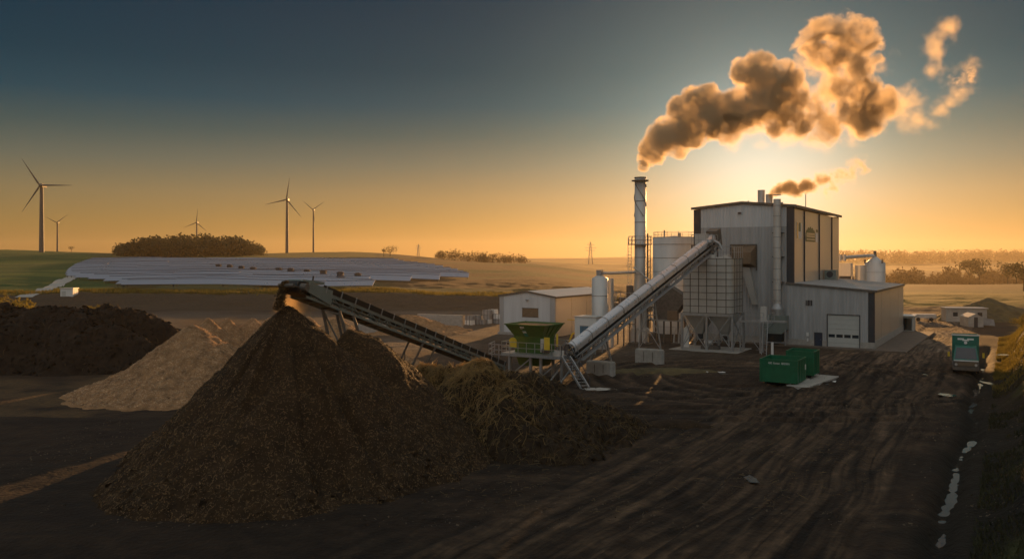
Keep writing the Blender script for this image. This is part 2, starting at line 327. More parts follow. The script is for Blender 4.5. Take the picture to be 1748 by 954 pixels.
c = mixc(c, (.15, .115, .085), ss(84, 112, y)*(y < 185)*ss(-.5, .3, n1)*.7*(s < -3))
nf = fbm(l/3.5, s/.35, 4, 66); c = c*(1+.75*nf*(s < -1)*(s > -22)*(y < 150))[:, None]; c = np.maximum(c*(1+.5*fbm(x/.8, y/.6, 3, 67)*(y < 120))[:, None], .006)
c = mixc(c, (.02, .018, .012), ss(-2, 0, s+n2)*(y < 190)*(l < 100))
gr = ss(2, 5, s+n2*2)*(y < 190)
c = mixc(c, (.045, .05, .014), gr*ss(-.4, .4, n2))
c = mixc(c, (.26, .16, .03), gr*ss(50, 70, l)*ss(-.6, .2, n1)*.9)  # far bank made golden, sunlight put into the ground colour
c = mixc(c, (.2, .12, .055), (y > 62)*(y < 84)*(x < -30)*ss(-.6, .3, n2)*.8)  # orange sunlit strip painted into the ground colour
emb = ss(183, 187, y)
c = mixc(c, (.07, .05, .032), emb)
fld = ss(200, 206, y)
c = mixc(c, (.09, .085, .03), fld)
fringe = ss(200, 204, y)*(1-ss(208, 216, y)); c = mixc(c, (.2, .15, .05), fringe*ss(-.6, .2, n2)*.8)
lg = (px < 190-(y-205)*.08)*fld*(y < 700); c = mixc(c, (.045, .085, .02), lg*1.0); c = mixc(c, (.12, .14, .03), lg*ss(0, .3, nb))
br = ss(620, 720, px+nb*60)*ss(205, 240, y)*(px < 1180); c = mixc(c, (.13, .075, .03), br*ss(-.5, .1, nb))
c = mixc(c, (.16, .13, .035), ss(440, 480, y)*(px < 640)*(px > 190)*(y < 800)*.8)
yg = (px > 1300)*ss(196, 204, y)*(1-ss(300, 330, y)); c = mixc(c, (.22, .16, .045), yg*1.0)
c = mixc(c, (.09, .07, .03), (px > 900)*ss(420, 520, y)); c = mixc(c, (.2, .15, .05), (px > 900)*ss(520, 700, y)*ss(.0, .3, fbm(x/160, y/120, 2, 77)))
nx, ny = len(gx), len(gy); I = np.arange(nx*ny).reshape(ny, nx)
Q = np.stack([I[:-1, :-1], I[:-1, 1:], I[1:, 1:], I[1:, :-1]], -1).reshape(-1, 4)
near_shade = (.56+.44*ss(76, 104, y))[:, None]; c = np.where((y < 185)[:, None]*(gr < .5)[:, None], c*near_shade, c)  # near yard soil darkened, foreground shade put into its colour
tm = np.clip(road+.35*(y > 45)*(y < 110)*(x > 0)*(s < -3), 0, 1)*(y < 180)
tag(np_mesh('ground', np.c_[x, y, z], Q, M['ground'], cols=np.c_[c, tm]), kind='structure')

# water in the ditch, wet puddles in the yard
def strip(pts, w0, name, zz):
    mb = MB(); L = []; Rr = []
    for i, p in enumerate(pts):
        w = w0*(.7+.6*random.random()); L.append((p[0]-RN[0]*w, p[1]-RN[1]*w, zz)); Rr.append((p[0]+RN[0]*w, p[1]+RN[1]*w, zz))
    n = len(pts); mb.add(L+Rr, [(i, n+i, n+i+1, i+1) for i in range(n-1)]); return tag(mb.build(name, M['water']), kind='structure')
strip([DIT+RD*t+RN*(.25*math.sin(t/3)) for t in np.arange(-14, 66, 1.2)], 1.2, 'ditch_water', -.6)
def puddle(px_, py_, w, h, nm='puddle_water', mt='water', th=.0, kind='structure'):
    p = G(px_, py_); z0 = tz(p.x, p.y)+.05; pts = []
    for i in range(22):
        t = 6.283*i/22; k = .75+.4*random.random(); pts.append((p.x+math.cos(t)*w*k, p.y+math.sin(t)*h*k, z0))
    return tag(MB().add(pts, [tuple(range(22))]).build(nm, M[mt]), kind=kind)
for a in [(1580, 636, .35, 1.2), (1283, 818, .35, .9), (1690, 652, .5, 1.4), (1235, 640, .4, .5), (1412, 655, .3, .3), (1160, 640, .5, .5), (1300, 597, .8, .8)]: puddle(*a)
for a in [(1617, 676, .7, .9), (1725, 617, 1.6, .7)]: puddle(*a)

# ------------------------------------------------------------ the hall
def ribs(mb, a0, a1, zb, zt, y=0, pitch=.42, dep=.09):      # trapezoid sheeting, zt is a function of a
    n = int((a1-a0)/pitch); P = []
    for i in range(n):
        s0 = a0+(a1-a0)*i/n; w = (a1-a0)/n
        for q, d in ((0, 0), (.45, 0), (.55, dep), (.9, dep)): P.append((s0+w*q, y-d))
    P.append((a1, y)); k = len(P)
    mb.add([(p[0], p[1], zb) for p in P]+[(p[0], p[1], zt(p[0])) for p in P], [(i, i+1, k+i+1, k+i) for i in range(k-1)])
    return mb
aL = fac(1185, 357, 0)[0]; zR = fac(1354, 352, 0)[1]; zL = fac(1185, 357, 0)[1]; aM = aL/2; zM = 19.75
HD = side(1432, 377, 0)[0]
hall = thing('factory_hall', 'tall grey ribbed metal factory hall with a low gabled roof', 'factory hall', PW(0, 0), PROT)
def roofz(a): return zL+(zM-zL)*(a-aL)/(aM-aL) if a < aM else zM+(zR-zM)*(a-aM)/(-aM)
zb = fac(1270, 388, 0)[1]
ribs(MB(), aL+1.0, -.95, 1.0, lambda a: zb).build('wall', M['clad'], hall)
o = ribs(MB(), aL+1.0, -.95, zb+.02, lambda a: roofz(a)-.15).build('wall_upper_band', M['cladlight'], hall); o['label'] = 'lighter grey upper band of the gable'
MB().box(aL, -.02, -.06, .3, -.3, 1.0).build('plinth', M['concrete'], hall)
m = MB(); m.box(aL-.05, aL+1.0, -.07, .3, 1, roofz(aL)-.15); m.box(-.95, .03, -.07, .3, 1, roofz(-.5)-.15); m.build('corner_panel', M['dark'], hall)
m = MB(); m.add([(aL+1, 0.02, 1), (-.95, 0.02, 1), (-.95, .02, zR-.3), (aM, .02, zM-.2), (aL+1, .02, zL-.3)], [(0, 1, 2, 3, 4)]); m.box(aL, aL+.2, .3, HD, -.3, zL-.1); m.box(aL, 0, HD-.2, HD, -.3, zL-.1); m.build('back_wall', M['clad'], hall)
edges = [side(p, 400, 0)[0] for p in (1355, 1372, 1397.5, 1419)]+[HD]
for i in range(4):
    o = MB().box(-.2, .02, edges[i]+(.12 if i else .3), edges[i+1]-.12, -.2, zR-.35).build('side_panel', M['smooth'], hall)
m = MB()
for e in edges[1:-1]: m.box(-.2, -.06, e-.12, e+.12, -.2, zR-.35); m.tube((.1, e+.05, 8), (.1, e+.05, zR-.4), .09, n=8)
m.build('downpipe', M['dark'], hall)
m = MB(); t = .18
for (a, za, b, zb2) in ((aL-.35, zL-.05, aM, zM), (aM, zM, .35, zR-.05)):
    m.prism([(a, -.35, za), (b, -.35, zb2), (b, -.35, zb2+t), (a, -.35, za+t)], [(a, HD+.3, za), (b, HD+.3, zb2), (b, HD+.3, zb2+t), (a, HD+.3, za+t)])
roof = m.build('roof', M['roof'], hall)
m = MB(); m.beam((aL-.36, -.38, zL+.03), (aM, -.38, zM+.08), .06, .34); m.beam((aM, -.38, zM+.08), (.36, -.38, zR+.03), .06, .34); m.box(.36, .45, -.4, HD+.3, zR-.22, zR+.16)
m.build('roof_trim', M['rust'], roof)
m = MB(); m.tube((aM, 3, zM), (aM, 3, zM+.5), .12); m.tube((-2, 1.5, zR), (-2, 1.5, zR+.7), .2); m.tube((-.3, side(1379, 350, 0)[0], zR), (-.3, side(1379, 350, 0)[0], zR+2.4), .06); m.build('roof_cowl', M['steel'], roof)
for p, w, h in ((1299.5, .5, 19.4+1.9), (1313, .48, 19.4+1.25)):
    a = fac(p, 340, 2.5)[0]; f = MB().tube((a, 2.5, 19.2), (a, 2.5, h+.4), w, n=16).build('flue', M['tank'], hall)
a, zz = fac(1263, 364, 0); m = MB(); m.box(a-.2, a+.2, -.35, -.04, zz-.12, zz+.12); m.build('floodlight', M['dark'], hall)
# recessed openings on the sunny-side wall
b0, z0 = side(1359, 407, 0); b1, z1 = side(1368, 381, 0)
m = MB(); m.box(.02, .06, b0, b1, z0, z1); o = m.build('window', M['cladlight'], hall); MB().box(.06, .08, b0, b0+(b1-b0)*.3, z0, z1).build('pane', M['glass'], o); MB().box(.06, .08, b0+(b1-b0)*.4, b0+(b1-b0)*.75, z0+(z1-z0)*.45, z1).build('pane', M['olive'], o)
b0, z0 = side(1375, 412, 0); b1, z1 = side(1391, 388, 0)
m = MB(); m.box(.02, .07, b0, b1, z0, z0+(z1-z0)*.42)
n = 14; pts = [(b0+(b1-b0)*(i/n), z0+(z1-z0)*(.5+.5*(math.sin(math.pi*(i/n))**.5)*(.85+.15*math.sin(i*2.1)))) for i in range(n+1)]
pts = [(b0, z0+(z1-z0)*.46)]+pts+[(b1, z0+(z1-z0)*.46)]
m.prism([(.02, p[0], p[1]) for p in pts], [(.07, p[0], p[1]) for p in pts])
o = m.build('wall_sign', M['olive'], hall); o['label'] = 'olive tree-shaped emblem over a block of lettering'
m = MB()
for i in range(3): m.box(.071, .08, b0+.4, b1-.4, z0+.25+i*.42, z0+.42+i*.42)
m.build('lettering', M['smooth'], o)
b2 = side(1397, 400, 0)[0]; m = MB().box(.02, .06, b1+.3, b2-.4, z0, z0+(z1-z0)*.6); m.build('window', M['cladlight'], hall)
MB().box(.02, .06, b1+.8, b2-.6, z0+(z1-z0)*.68, z0+(z1-z0)*.85).build('window', M['olive'], hall)

# ------------------------------------------------------------ the low annex
AB = -.3
a0 = fac(1342, 580, AB)[0]; a1 = fac(1493, 596, AB)[0]; zl = fac(1345, 484, AB)[1]; zr = fac(1490, 498, AB)[1]; AD = side(1542, 540, a1)[0]-AB
ax = thing('annex_hall', 'low ribbed metal annex with roller door against the tall hall', 'annex', PW(a0, AB), PROT)
W = a1-a0
def az(a): return zl+(zr-zl)*a/W
def afx(px_, py_): a, z_ = fac(px_, py_, AB); return a-a0, z_
dl, dzt = afx(1413, 537); dr, dzb = afx(1467, 594)
ds, dst = afx(1390, 567); de, _ = afx(1404, 593)
m = MB(); ribs(m, .05, ds, .9, az, pitch=.38, dep=.08); ribs(m, ds, de, dst, az, pitch=.38, dep=.08); ribs(m, de, dl-.1, .9, az, pitch=.38, dep=.08); ribs(m, dl-.1, dr+.1, dzt+.1, az, pitch=.38, dep=.08); ribs(m, dr+.1, W-.75, .9, az, pitch=.38, dep=.08)
m.build('wall', M['clad'], ax)
m = MB(); m.box(0, ds, -.08, .2, -.4, .9); m.box(de, dl-.1, -.08, .2, -.4, .9); m.box(dr+.1, W+.0, -.08, .2, -.4, .9); m.box(W-.12, W+.05, .2, AD, -.4, 1.05); m.build('plinth', M['concrete'], ax)
MB().box(W-.75, W+.02, -.07, .2, .9, zr-.1).build('corner_panel', M['dark'], ax)
m = MB(); m.box(0, .1, 0, AD, 0, zl-.1); m.box(0, W, AD-.1, AD, 0, zr-.1); m.build('back_wall', M['clad'], ax)
m = MB(); m.box(dl-.1, dl, -.1, .1, -.2, dzt+.1); m.box(dr, dr+.1, -.1, .1, -.2, dzt+.1); m.box(dl, dr, -.1, .1, dzt, dzt+.1)
rd = MB(); hh = dzt/7
for i in range(7):
    if i == 2: continue
    rd.box(dl, dr, .02, .08, -.1 if i == 0 else i*hh+.012, (i+1)*hh-.012)
rdo = rd.build('roller_door', M['gate'], ax); m.build('door_frame', M['dark'], rdo)
m = MB(); g = MB(); ww = (dr-dl)/4
for i in range(5): x_ = dl+i*ww; m.box(max(dl, x_-.09), min(dr, x_+.09), .02, .08, 2*hh, 3*hh)
m.box(dl, dr, .022, .078, 2*hh-.012, 2*hh+.1); m.box(dl, dr, .022, .078, 3*hh-.1, 3*hh+.012); m.build('window_bars', M['gate'], rdo)
g.box(dl, dr, .05, .06, 2*hh, 3*hh).build('window', M['glass'], rdo)
o = MB().box(ds+.08, de-.08, -.02, .05, -.2, dst-.08).build('entrance_door', M['door'], ax)
m = MB(); m.box(ds, ds+.08, -.08, .1, -.2, dst); m.box(de-.08, de, -.08, .1, -.2, dst); m.box(ds, de, -.08, .1, dst-.08, dst); m.build('door_frame', M['dark'], o)
MB().box(de-.25, de-.15, -.08, -.02, .95, 1.0).build('handle', M['steel'], o)
va, vz = afx(1381, 517); m = MB()
for i in range(5): m.box(va-.4, va+.4, -.12, -.05, vz-.35+i*.15, vz-.27+i*.15)
m.box(va-.42, va+.42, -.06, -.04, vz-.38, vz+.38); m.build('vent_grille', M['dark'], ax)
va, vz = afx(1379, 571); m = MB(); m.box(va-.15, va+.15, -.25, -.05, vz-.2, vz+.3); m.box(va-.1, va+.1, -.2, -.05, vz-.9, vz-.5); m.build('meter_box', M['white'], ax)
se = [side(p, 500, a1)[0]-AB for p in (1493, 1504, 1519, 1533)]+[AD]
for i in range(4): MB().box(W-.1, W+.02, se[i]+(.1 if i else .2), se[i+1]-.1, 1.05, zr-.1).build('side_panel', M['smooth'], ax)
m = MB()
for e in se[1:-1]: m.box(W-.1, W-.04, e-.1, e+.1, 1.05, zr-.1)
m.build('joint_strip', M['dark'], ax)
m = MB(); m.prism([(.0, -.2, zl), (W+.2, -.2, zr), (W+.2, -.2, zr+.16), (.0, -.2, zl+.16)], [(.0, AD+.2, zl), (W+.2, AD+.2, zr), (W+.2, AD+.2, zr+.16), (.0, AD+.2, zl+.16)])
for i in range(1, 30): m.beam((.3, i*AD/30, zl+.18), (W, i*AD/30, zr+.18), .07, .06)
rf = m.build('roof', M['roof'], ax)
m = MB(); m.beam((0, -.23, zl+.06), (W+.22, -.23, zr+.06), .05, .28); m.box(W+.2, W+.26, -.22, AD+.2, zr-.1, zr+.2); m.build('roof_trim', M['rust'], rf)
# air conditioner on the annex roof, container at its side, concrete apron
p = PW(2.0, side(1410, 470, 2.0)[0]*.6, 0)
b_, _ = side(1407, 480, .0); p = PW(1.0, b_, 0)
o = thing('roof_fan_unit', 'grey boxed fan unit on the annex roof beside the hall wall', 'fan unit', (p.x, p.y, az(1.0-a0)+.3), PROT)
MB().box(-.8, .9, -.9, .9, 0, 1.5).build('housing', M['teal'], o); m = MB(); m.tube((0, -.93, .8), (0, -.9, .8), .5, n=18); m.build('fan_guard', M['dark'], o)
MB().box(-.9, 1, -1, 1, -.12, 0).build('base_frame', M['steel'], o)
p = G(1546, 566)
o = thing('storage_container', 'pale open container standing at the annex side wall', 'container', (p.x, p.y, 0), PROT)
m = MB(); m.box(-1.1, 1.1, 0, .1, 2.2, 2.5); m.box(-1.1, -.9, 0, 3.5, 0, 2.4); m.box(.9, 1.1, 0, 3.5, 0, 2.4); m.box(-1.1, 1.1, 3.4, 3.5, 0, 2.4); m.box(-1.1, 1.1, 0, 3.5, 0, .15); m.build('walls', M['gate'], o)
MB().box(-1.3, 1.3, -.3, 3.7, 2.5, 2.62).build('roof', M['white'], o); MB().box(-.88, -.2, 1, 3, .15, 2).build('cabinet', M['dark'], o)
def slab(name, pts, z1, mt='concrete', z0=-.4):
    return tag(MB().prism([(p_[0], p_[1], z0) for p_ in pts], [(p_[0], p_[1], z1) for p_ in pts]).build(name, M[mt]), kind='structure')
slab('concrete_apron', [PW(a1-.5, -2.6), PW(a1+4, -2.2), PW(a1+4.5, AD), PW(a1+.06, AD), PW(a1+.06, -.4), PW(a1-.5, -.4)], .12, 'mudslab')
slab('concrete_path', [PW(-14, -1.8), PW(a1-.6, -2.4), PW(a1-.6, -.4), PW(-14, -.5)], .12, 'mudslab')

# ------------------------------------------------------------ vertical duct and its green box on the hall front
a, _ = fac(1326.5, 500, -1.1); zt = fac(1326, 340, -1.1)[1]; zb_ = fac(1326, 538, -1.1)[1]
o = thing('exhaust_duct', 'tall round silver exhaust duct running up the hall front', 'duct', PW(a, -1.1, 0), PROT)
MB().tube((0, 0, zb_+1.6), (0, 0, zt), .5, n=20).build('pipe', M['tank'], o)
m = MB()
for i in range(11): m.ring((0, 0), .5, zb_+2+i*1.45, .035, .09, 20)
m.build('flange', M['steel'], o)
m = MB(); m.tube((0, 0, zb_), (0, 0, zb_+.9), .85, .85, n=20); m.tube((0, 0, zb_+.9), (0, 0, zb_+1.6), .85, .5, n=20); m.build('flared_base', M['steel'], o)
m = MB()
for q in (zb_+4.5, zb_+8, zb_+11.3): m.box(-.75, .75, .3, 1.1, q, q+.1)
m.build('wall_bracket', M['dark'], o)
aa, z1 = fac(1305, 540, -1.6); ab, z0 = fac(1343, 592, -1.6); z1 = zb_
o = thing('filter_box', 'grey green sheet metal filter box under the tall duct', 'filter box', PW((aa+ab)/2, -2.0, 0), PROT); w = (ab-aa)/2
m = MB(); m.prism([(-w, 0, 1.6), (w*.6, 0, 1.6), (w, 0, 2.2), (w, 0, z1), (-w, 0, z1)], [(-w, 1.8, 1.6), (w*.6, 1.8, 1.6), (w, 1.8, 2.2), (w, 1.8, z1), (-w, 1.8, z1)]); m.build('housing', M['teal'], o)
MB().box(-w*.75, w*.55, .1, 1.7, .5, 1.6).build('outlet', M['black'], o)
m = MB(); [m.box(x_-.09, x_+.09, y_, y_+.15, -.2, 2.2) for x_ in (-w+.1, w-.1) for y_ in (-.02, 1.6)]; m.beam((-w, -.03, 1.9), (0, -.03, 3.3), .08); m.beam((0, -.03, 3.3), (w, -.03, 3.3), .08); m.box(-w, w, -.02, .08, .35, .5); m.build('stand', M['steel'], o)

# hood on the hall front with its chute
ha, hz = fac(1248, 418, -.05); hb, hz2 = fac(1291, 456, -.05)
o = thing('intake_hood', 'brown slanting intake hood on the hall wall above the bin', 'hood', PW(ha, -.05, hz2), PROT); w = hb-ha; h = hz-hz2
m = MB(); m.prism([(0.9, -1.7, h*.15), (w-.3, -1.7, h*.15), (w-.3, -1.7, h*.65), (.9, -1.7, h*.65)], [(0, 0, 0), (w, 0, 0), (w, 0, h-.1), (0, 0, h-.1)]); m.build('hood_shell', M['brown'], o)
m = MB(); m.box(-.12, w+.12, -.12, .0, h-.1, h+.08); m.box(w, w+.12, -.12, 0, -.5, h-.1); m.box(-.12, 0, -.12, 0, h*.4, h-.1); m.build('hood_frame', M['rust'], o)
MB().prism([(w*.45, -.9, 0), (w*.8, -.9, 0), (w*.8, -.1, 0), (w*.45, -.1, 0)], [(w*.9, -.8, -5.2), (w*1.1, -.8, -5.2), (w*1.1, -.3, -5.2), (w*.9, -.3, -5.2)]).build('chute', M['bin'], o)

# ------------------------------------------------------------ the square filter bin on legs
NR = G(1250, 602); NL = G(1163, 597)
bw = (NR-NL).length; bd = 5.0
o = thing('storage_bin', 'big square ribbed metal storage bin on braced legs', 'bin', NR, PROT)
zb1 = CH-(537-CY)*NR.y/FP; zt1 = 11.95
def rrect(x0, x1, y0, y1, r, n=6):
    P = []
    for cx_, cy_, t0 in ((x1-r, y0+r, -90), (x1-r, y1-r, 0), (x0+r, y1-r, 90), (x0+r, y0+r, 180)):
        for i in range(n+1): t = R(t0+90*i/n); P.append((cx_+r*math.cos(t), cy_+r*math.sin(t)))
    return P
rr = rrect(-bw, 0, 0, bd, .55)
m = MB(); n = len(rr); m.add([(p[0], p[1], zb1) for p in rr]+[(p[0], p[1], zt1) for p in rr], [(i, (i+1) % n, n+(i+1) % n, n+i) for i in range(n)], True)
m.add([(p[0], p[1], zt1) for p in rr], [tuple(range(n))]); body = m.build('bin_shell', M['bin'], o)
m = MB()
for i in range(9):
    q = zb1+.05+(zt1-zb1-.15)*i/8; r2 = rrect(-bw-.06, .06, -.06, bd+.06, .6)
    m.prism([(p[0], p[1], q) for p in r2], [(p[0], p[1], q+.07) for p in r2])
for t in (.12, .3, .5, .66, .83): m.box(-bw*t-.04, -bw*t+.04, -.05, .02, zb1, zt1)
for t in (.18, .32, .46, .6, .74, .88): m.box(-.02, .06, bd*t-.04, bd*t+.04, zb1, zt1)
m.build('stiffener', M['rust'], body)
for k in (0, 1):
    x0, x1 = -bw+k*bw/2+.1, -bw/2+k*bw/2-.1; xm = (x0+x1)/2
    MB().prism([(x0, .1, zb1), (x1, .1, zb1), (x1, bd-.1, zb1), (x0, bd-.1, zb1)][::-1], [(xm-.35, bd/2-.35, 2.0), (xm+.35, bd/2-.35, 2.0), (xm+.35, bd/2+.35, 2.0), (xm-.35, bd/2+.35, 2.0)][::-1]).build('hopper', M['bin'], o)
    MB().tube((xm, bd/2, 1.3), (xm, bd/2, 2.1), .35).build('outlet_valve', M['dark'], o)
for x_ in (-bw, -bw/2, 0):
    for y_ in (0, bd): MB().box(x_-.14, x_+.14, y_-.12, y_+.16, -.2, zb1+.05).build('leg', M['steel'], o)
m = MB()
for y_ in (0, bd):
    for x0 in (-bw, -bw/2):
        m.beam((x0+.15, y_-.14, zb1-.2), (x0+bw/2-.15, y_-.14, .5), .1); m.beam((x0+.15, y_-.17, .5), (x0+bw/2-.15, y_-.17, zb1-.2), .1)
for x_ in (-bw, 0): m.beam((x_, 0.2, zb1-.2), (x_, bd-.2, .5), .1); m.beam((x_+.03, .2, .5), (x_+.03, bd-.2, zb1-.2), .1)
m.box(-bw-.1, .1, -.2, 0, zb1-.3, zb1); m.build('bracing', M['steel'], o)
def railing(mb, pts, h=1.1, post=1.2, r=.03, mids=(1., .5)):
    for i in range(len(pts)-1):
        p, q = Vector(pts[i]), Vector(pts[i+1]); n = max(1, round((q-p).length/post))
        for k in range(n+1): c_ = p.lerp(q, k/n); mb.beam(c_, c_+Vector((0, 0, h)), r*2)
        for t_ in mids: mb.beam(p+Vector((0, 0, h*t_)), q+Vector((0, 0, h*t_)), r*2)
m = MB(); railing(m, [(-2.2, .1, zt1), (-.1, .1, zt1), (-.1, bd-.1, zt1), (-bw+.1, bd-.1, zt1)], 1.5, 1, .025); m.build('railing', M['steel'], o)
m = MB(); m.box(-1.6, -.9, 1.2, 2.2, zt1, zt1+.4); m.tube((-3, 1.3, zt1+.02), (-3, 1.3, zt1+.45), .45); m.box(-2.4, -.4, .5, 1, zt1, zt1+.15); m.build('hatch', M['tank'], o)
slab('bin_footing_slab', [NR+Vector((PW(-bw-1.5, -.8)-PW(0, 0))), NR+Vector((PW(1.0, -1.1)-PW(0, 0))), NR+Vector((PW(.9, bd+.5)-PW(0, 0))), NR+Vector((PW(-bw-1, bd+.5)-PW(0, 0)))], .1)
# pump and pipework below the bin
p = NR+Vector((PW(-3.6, 1.8)-PW(0, 0)))
o = thing('pump_set', 'dark pump with curved pipes under the square bin', 'pump', (p.x, p.y, .1), PROT)
MB().box(-1, 1.4, -.4, .4, 0, .5).build('skid', M['rust'], o); MB().tube((-.6, 0, .85), (.5, 0, .85), .34).build('motor', M['tank'], o); MB().path([(.5, 0, .9), (1.2, 0, 1.0), (1.7, -.1, 1.9), (2.5, -.1, 1.9), (2.7, -.1, .6)], .1).build('pipe', M['steel'], o)
p = G(1164, 594)
o = thing('wall_plate', 'white upright sheet leaning beside the bin leg', 'sheet', (p.x+.7, p.y+.5, .1), PROT+.5)
MB().prism([(-.35, 0, 0), (.35, 0, 0), (.35, .05, 0), (-.35, .05, 0)], [(-.35, 0, 2.5), (.35, 0, 3.1), (.35, .05, 3.1), (-.35, .05, 2.5)]).build('sheet_face', M['white'], o)
# service platform and ladder between the bin and the hall
p = NR+Vector((PW(.4, 1.0)-PW(0, 0)))
o = thing('service_platform', 'steel service platform with railings between bin and filter box', 'platform', (p.x, p.y, 0), PROT); zp = 4.0
m = MB(); m.box(.1, 4.2, 0, 1.6, zp-.18, zp); m.box(1.2, 5.5, 1.6, 2.8, zp-.18, zp); m.build('deck', M['steel'], o)
for x_, y_ in ((.3, .1), (2.8, .1), (2.8, 1.4), (.3, 1.4)): MB().box(x_-.08, x_+.08, y_-.08, y_+.08, -.1, zp-.18).build('leg', M['steel'], o)
m = MB(); m.beam((.3, .05, zp-.4), (2.8, .05, .4), .07); m.beam((.3, .02, .4), (2.8, .02, zp-.4), .07); m.build('bracing', M['steel'], o)
m = MB(); railing(m, [(.1, .05, zp), (3.2, .05, zp)], 1.1, .8); railing(m, [(3.9, .05, zp), (4.2, .05, zp), (4.2, 1.6, zp)], 1.1, .8); m.build('railing', M['steel'], o)
m = MB()
for x_ in (3.25, 3.85): m.beam((x_, -.05, zp+.9), (x_, -1.0, -.1), .07)
for i in range(16): t = i/16; m.beam((3.25, -.1-.9*t*1.0, zp-zp*t), (3.85, -.1-.9*t, zp-zp*t), .05)
m.build('ladder', M['steel'], o)
MB().box(2.6, 3.3, 1.0, 1.5, zp, zp+1.8).build('control_cabinet', M['tank'], o)
MB().tube((4.6, -1.1, 0), (4.6, -1.1, 1.6), .16).build('bollard', M['white'], o)

# head machinery on top of the bin, where the covered conveyor ends
T0 = Vector((5.6, 79.6, 3.1)); T1 = Vector((27.1, 110.2, 14.75))
p = NR+Vector((PW(-bw+2.4, 2.6)-PW(0, 0)))
o = thing('conveyor_drive_station', 'drive station with motor and bent pipe on the bin top', 'drive station', (p.x, p.y, zt1), PROT)
m = MB(); [m.box(x_-.07, x_+.07, y_-.07, y_+.07, 0, 1.7) for x_ in (-1.6, -.2, 1.2) for y_ in (-1, .9)]; m.box(-1.7, 1.3, -1.1, 1, 1.6, 1.75); m.build('frame', M['rust'], o)
MB().box(-.6, .9, -.6, .5, .1, 1.5).build('gearbox', M['rust'], o); MB().box(-1.4, 0.2, -.5, .5, 1.75, 3.2).build('head_box', M['tank'], o)
MB().tube((.3, -.6, 2.1), (1.0, -.6, 2.1), .32).build('motor', M['steel'], o)
MB().path([(1.1, -.5, 2.3), (1.9, -.5, 1.9), (2.3, -.5, 1.1)], .18).build('pipe', M['steel'], o)
m = MB(); railing(m, [(-1.6, -1.05, 1.75), (1.2, -1.05, 1.75), (1.2, .95, 1.75)], 1.3, .9, .025); m.build('railing', M['steel'], o)

# ------------------------------------------------------------ covered conveyor
def frame(p0, p1):
    d = (p1-p0).normalized(); sv = d.cross(Vector((0, 0, 1))).normalized(); up = sv.cross(d).normalized(); Ln = (p1-p0).length
    return (lambda s_, w_, h_: p0+d*s_+sv*w_+up*h_), Ln, d, sv, up
F, LN, dv, sv, up = frame(T0, T1)
o = thing('covered_conveyor', 'long round covered silver conveyor climbing from green hopper to bin', 'conveyor', (0, 0, 0))
def arch(k_): return [F(k_, -.56, -.3)]+[F(k_, -.56*math.cos(math.pi*i_/14), .1+.5*math.sin(math.pi*i_/14)) for i_ in range(15)]+[F(k_, .56, -.3)]
m = MB(); A_, B_ = arch(0), arch(LN); n = len(A_); m.add(A_+B_, [(i_, i_+1, n+i_+1, n+i_) for i_ in range(n-1)], True); m.add(B_, [tuple(range(n))]); m.build('cover', M['tube'], o)
m = MB(); k = 0
while k < LN:
    pa = arch(k); cc_ = F(k, 0, .05); pa = [cc_+(q_-cc_)*1.035 for q_ in pa]; m.add([q_-dv*.05 for q_ in pa]+[q_+dv*.05 for q_ in pa], [(i_, i_+1, n+i_+1, n+i_) for i_ in range(n-1)]); k += 3.6
m.build('cover_band', M['rust'], o)
m = MB()
for w_ in (-.7, .7):
    for h_ in (-.62, -1.25): m.beam(F(-.3, w_, h_), F(LN, w_, h_), .1, .1, up)
for i in range(int(LN/1.0)+1):
    s_ = i*1.0
    for w_ in (-.7, .7): m.beam(F(s_, w_, -.62), F(s_, w_, -1.25), .06)
    m.beam(F(s_, -.7, -1.25), F(s_, .7, -1.25), .06)
    if i % 2 == 0: m.beam(F(s_, .72, -1.25), F(min(LN, s_+1), .72, -.62), .05)
m.build('truss', M['steel'], o)
m = MB(); m.prism([F(0, -.5, -.5), F(0, .5, -.5), F(0, .5, -.4), F(0, -.5, -.4)], [F(LN, -.5, -.5), F(LN, .5, -.5), F(LN, .5, -.4), F(LN, -.5, -.4)])
m.prism([F(0, -.55, -1.0), F(0, .55, -1.0), F(0, .55, -.95), F(0, -.55, -.95)], [F(LN, -.55, -1.0), F(LN, .55, -1.0), F(LN, .55, -.95), F(LN, -.55, -.95)]); m.build('belt', M['black'], o)
m = MB()
for h_ in (-.25, -.45): m.beam(F(.3, 1.15, h_), F(LN-.5, 1.15, h_), .045)
for i in range(1, int(LN/2)): m.beam(F(i*2, .7, -1.2), F(i*2, 1.15, -.2), .04)
m.prism([F(.3, .75, -1.2), F(.3, 1.2, -1.2), F(.3, 1.2, -1.16), F(.3, .75, -1.16)], [F(LN-.5, .75, -1.2), F(LN-.5, 1.2, -1.2), F(LN-.5, 1.2, -1.16), F(LN-.5, .75, -1.16)]); m.build('walkway', M['steel'], o)
m = MB(); m.prism([F(LN-.6, -.75, -1.3), F(LN-.6, .75, -1.3), F(LN-.6, .75, 1.0), F(LN-.6, -.75, 1.0)], [F(LN+.9, -.75, -1.3), F(LN+.9, .75, -1.3), F(LN+.9, .75, 1.0), F(LN+.9, -.75, 1.0)]); m.build('head_chute', M['rust'], o)
m = MB(); [MB().path([F(k_, .75*math.cos(math.pi*i_/8), -.4+1.25*math.sin(math.pi*i_/8)) for i_ in range(9)], .035, 6).build('hoop_guard', M['steel'], o) for k_ in (-.4, .3)]; MB().tube(F(-.1, -.5, -.35), F(-.1, .5, -.35), .28, n=16).build('tail_drum', M['rust'], o)
m = MB(); m.beam(F(-.3, -.6, -1.2), Vector((F(-3.2, -.6, 0).x, F(-3.2, -.6, 0).y, 0)), .12); m.beam(F(-.3, .6, -1.2), Vector((F(-3.2, .6, 0).x, F(-3.2, .6, 0).y, 0)), .12); m.build('tail_strut', M['steel'], o)
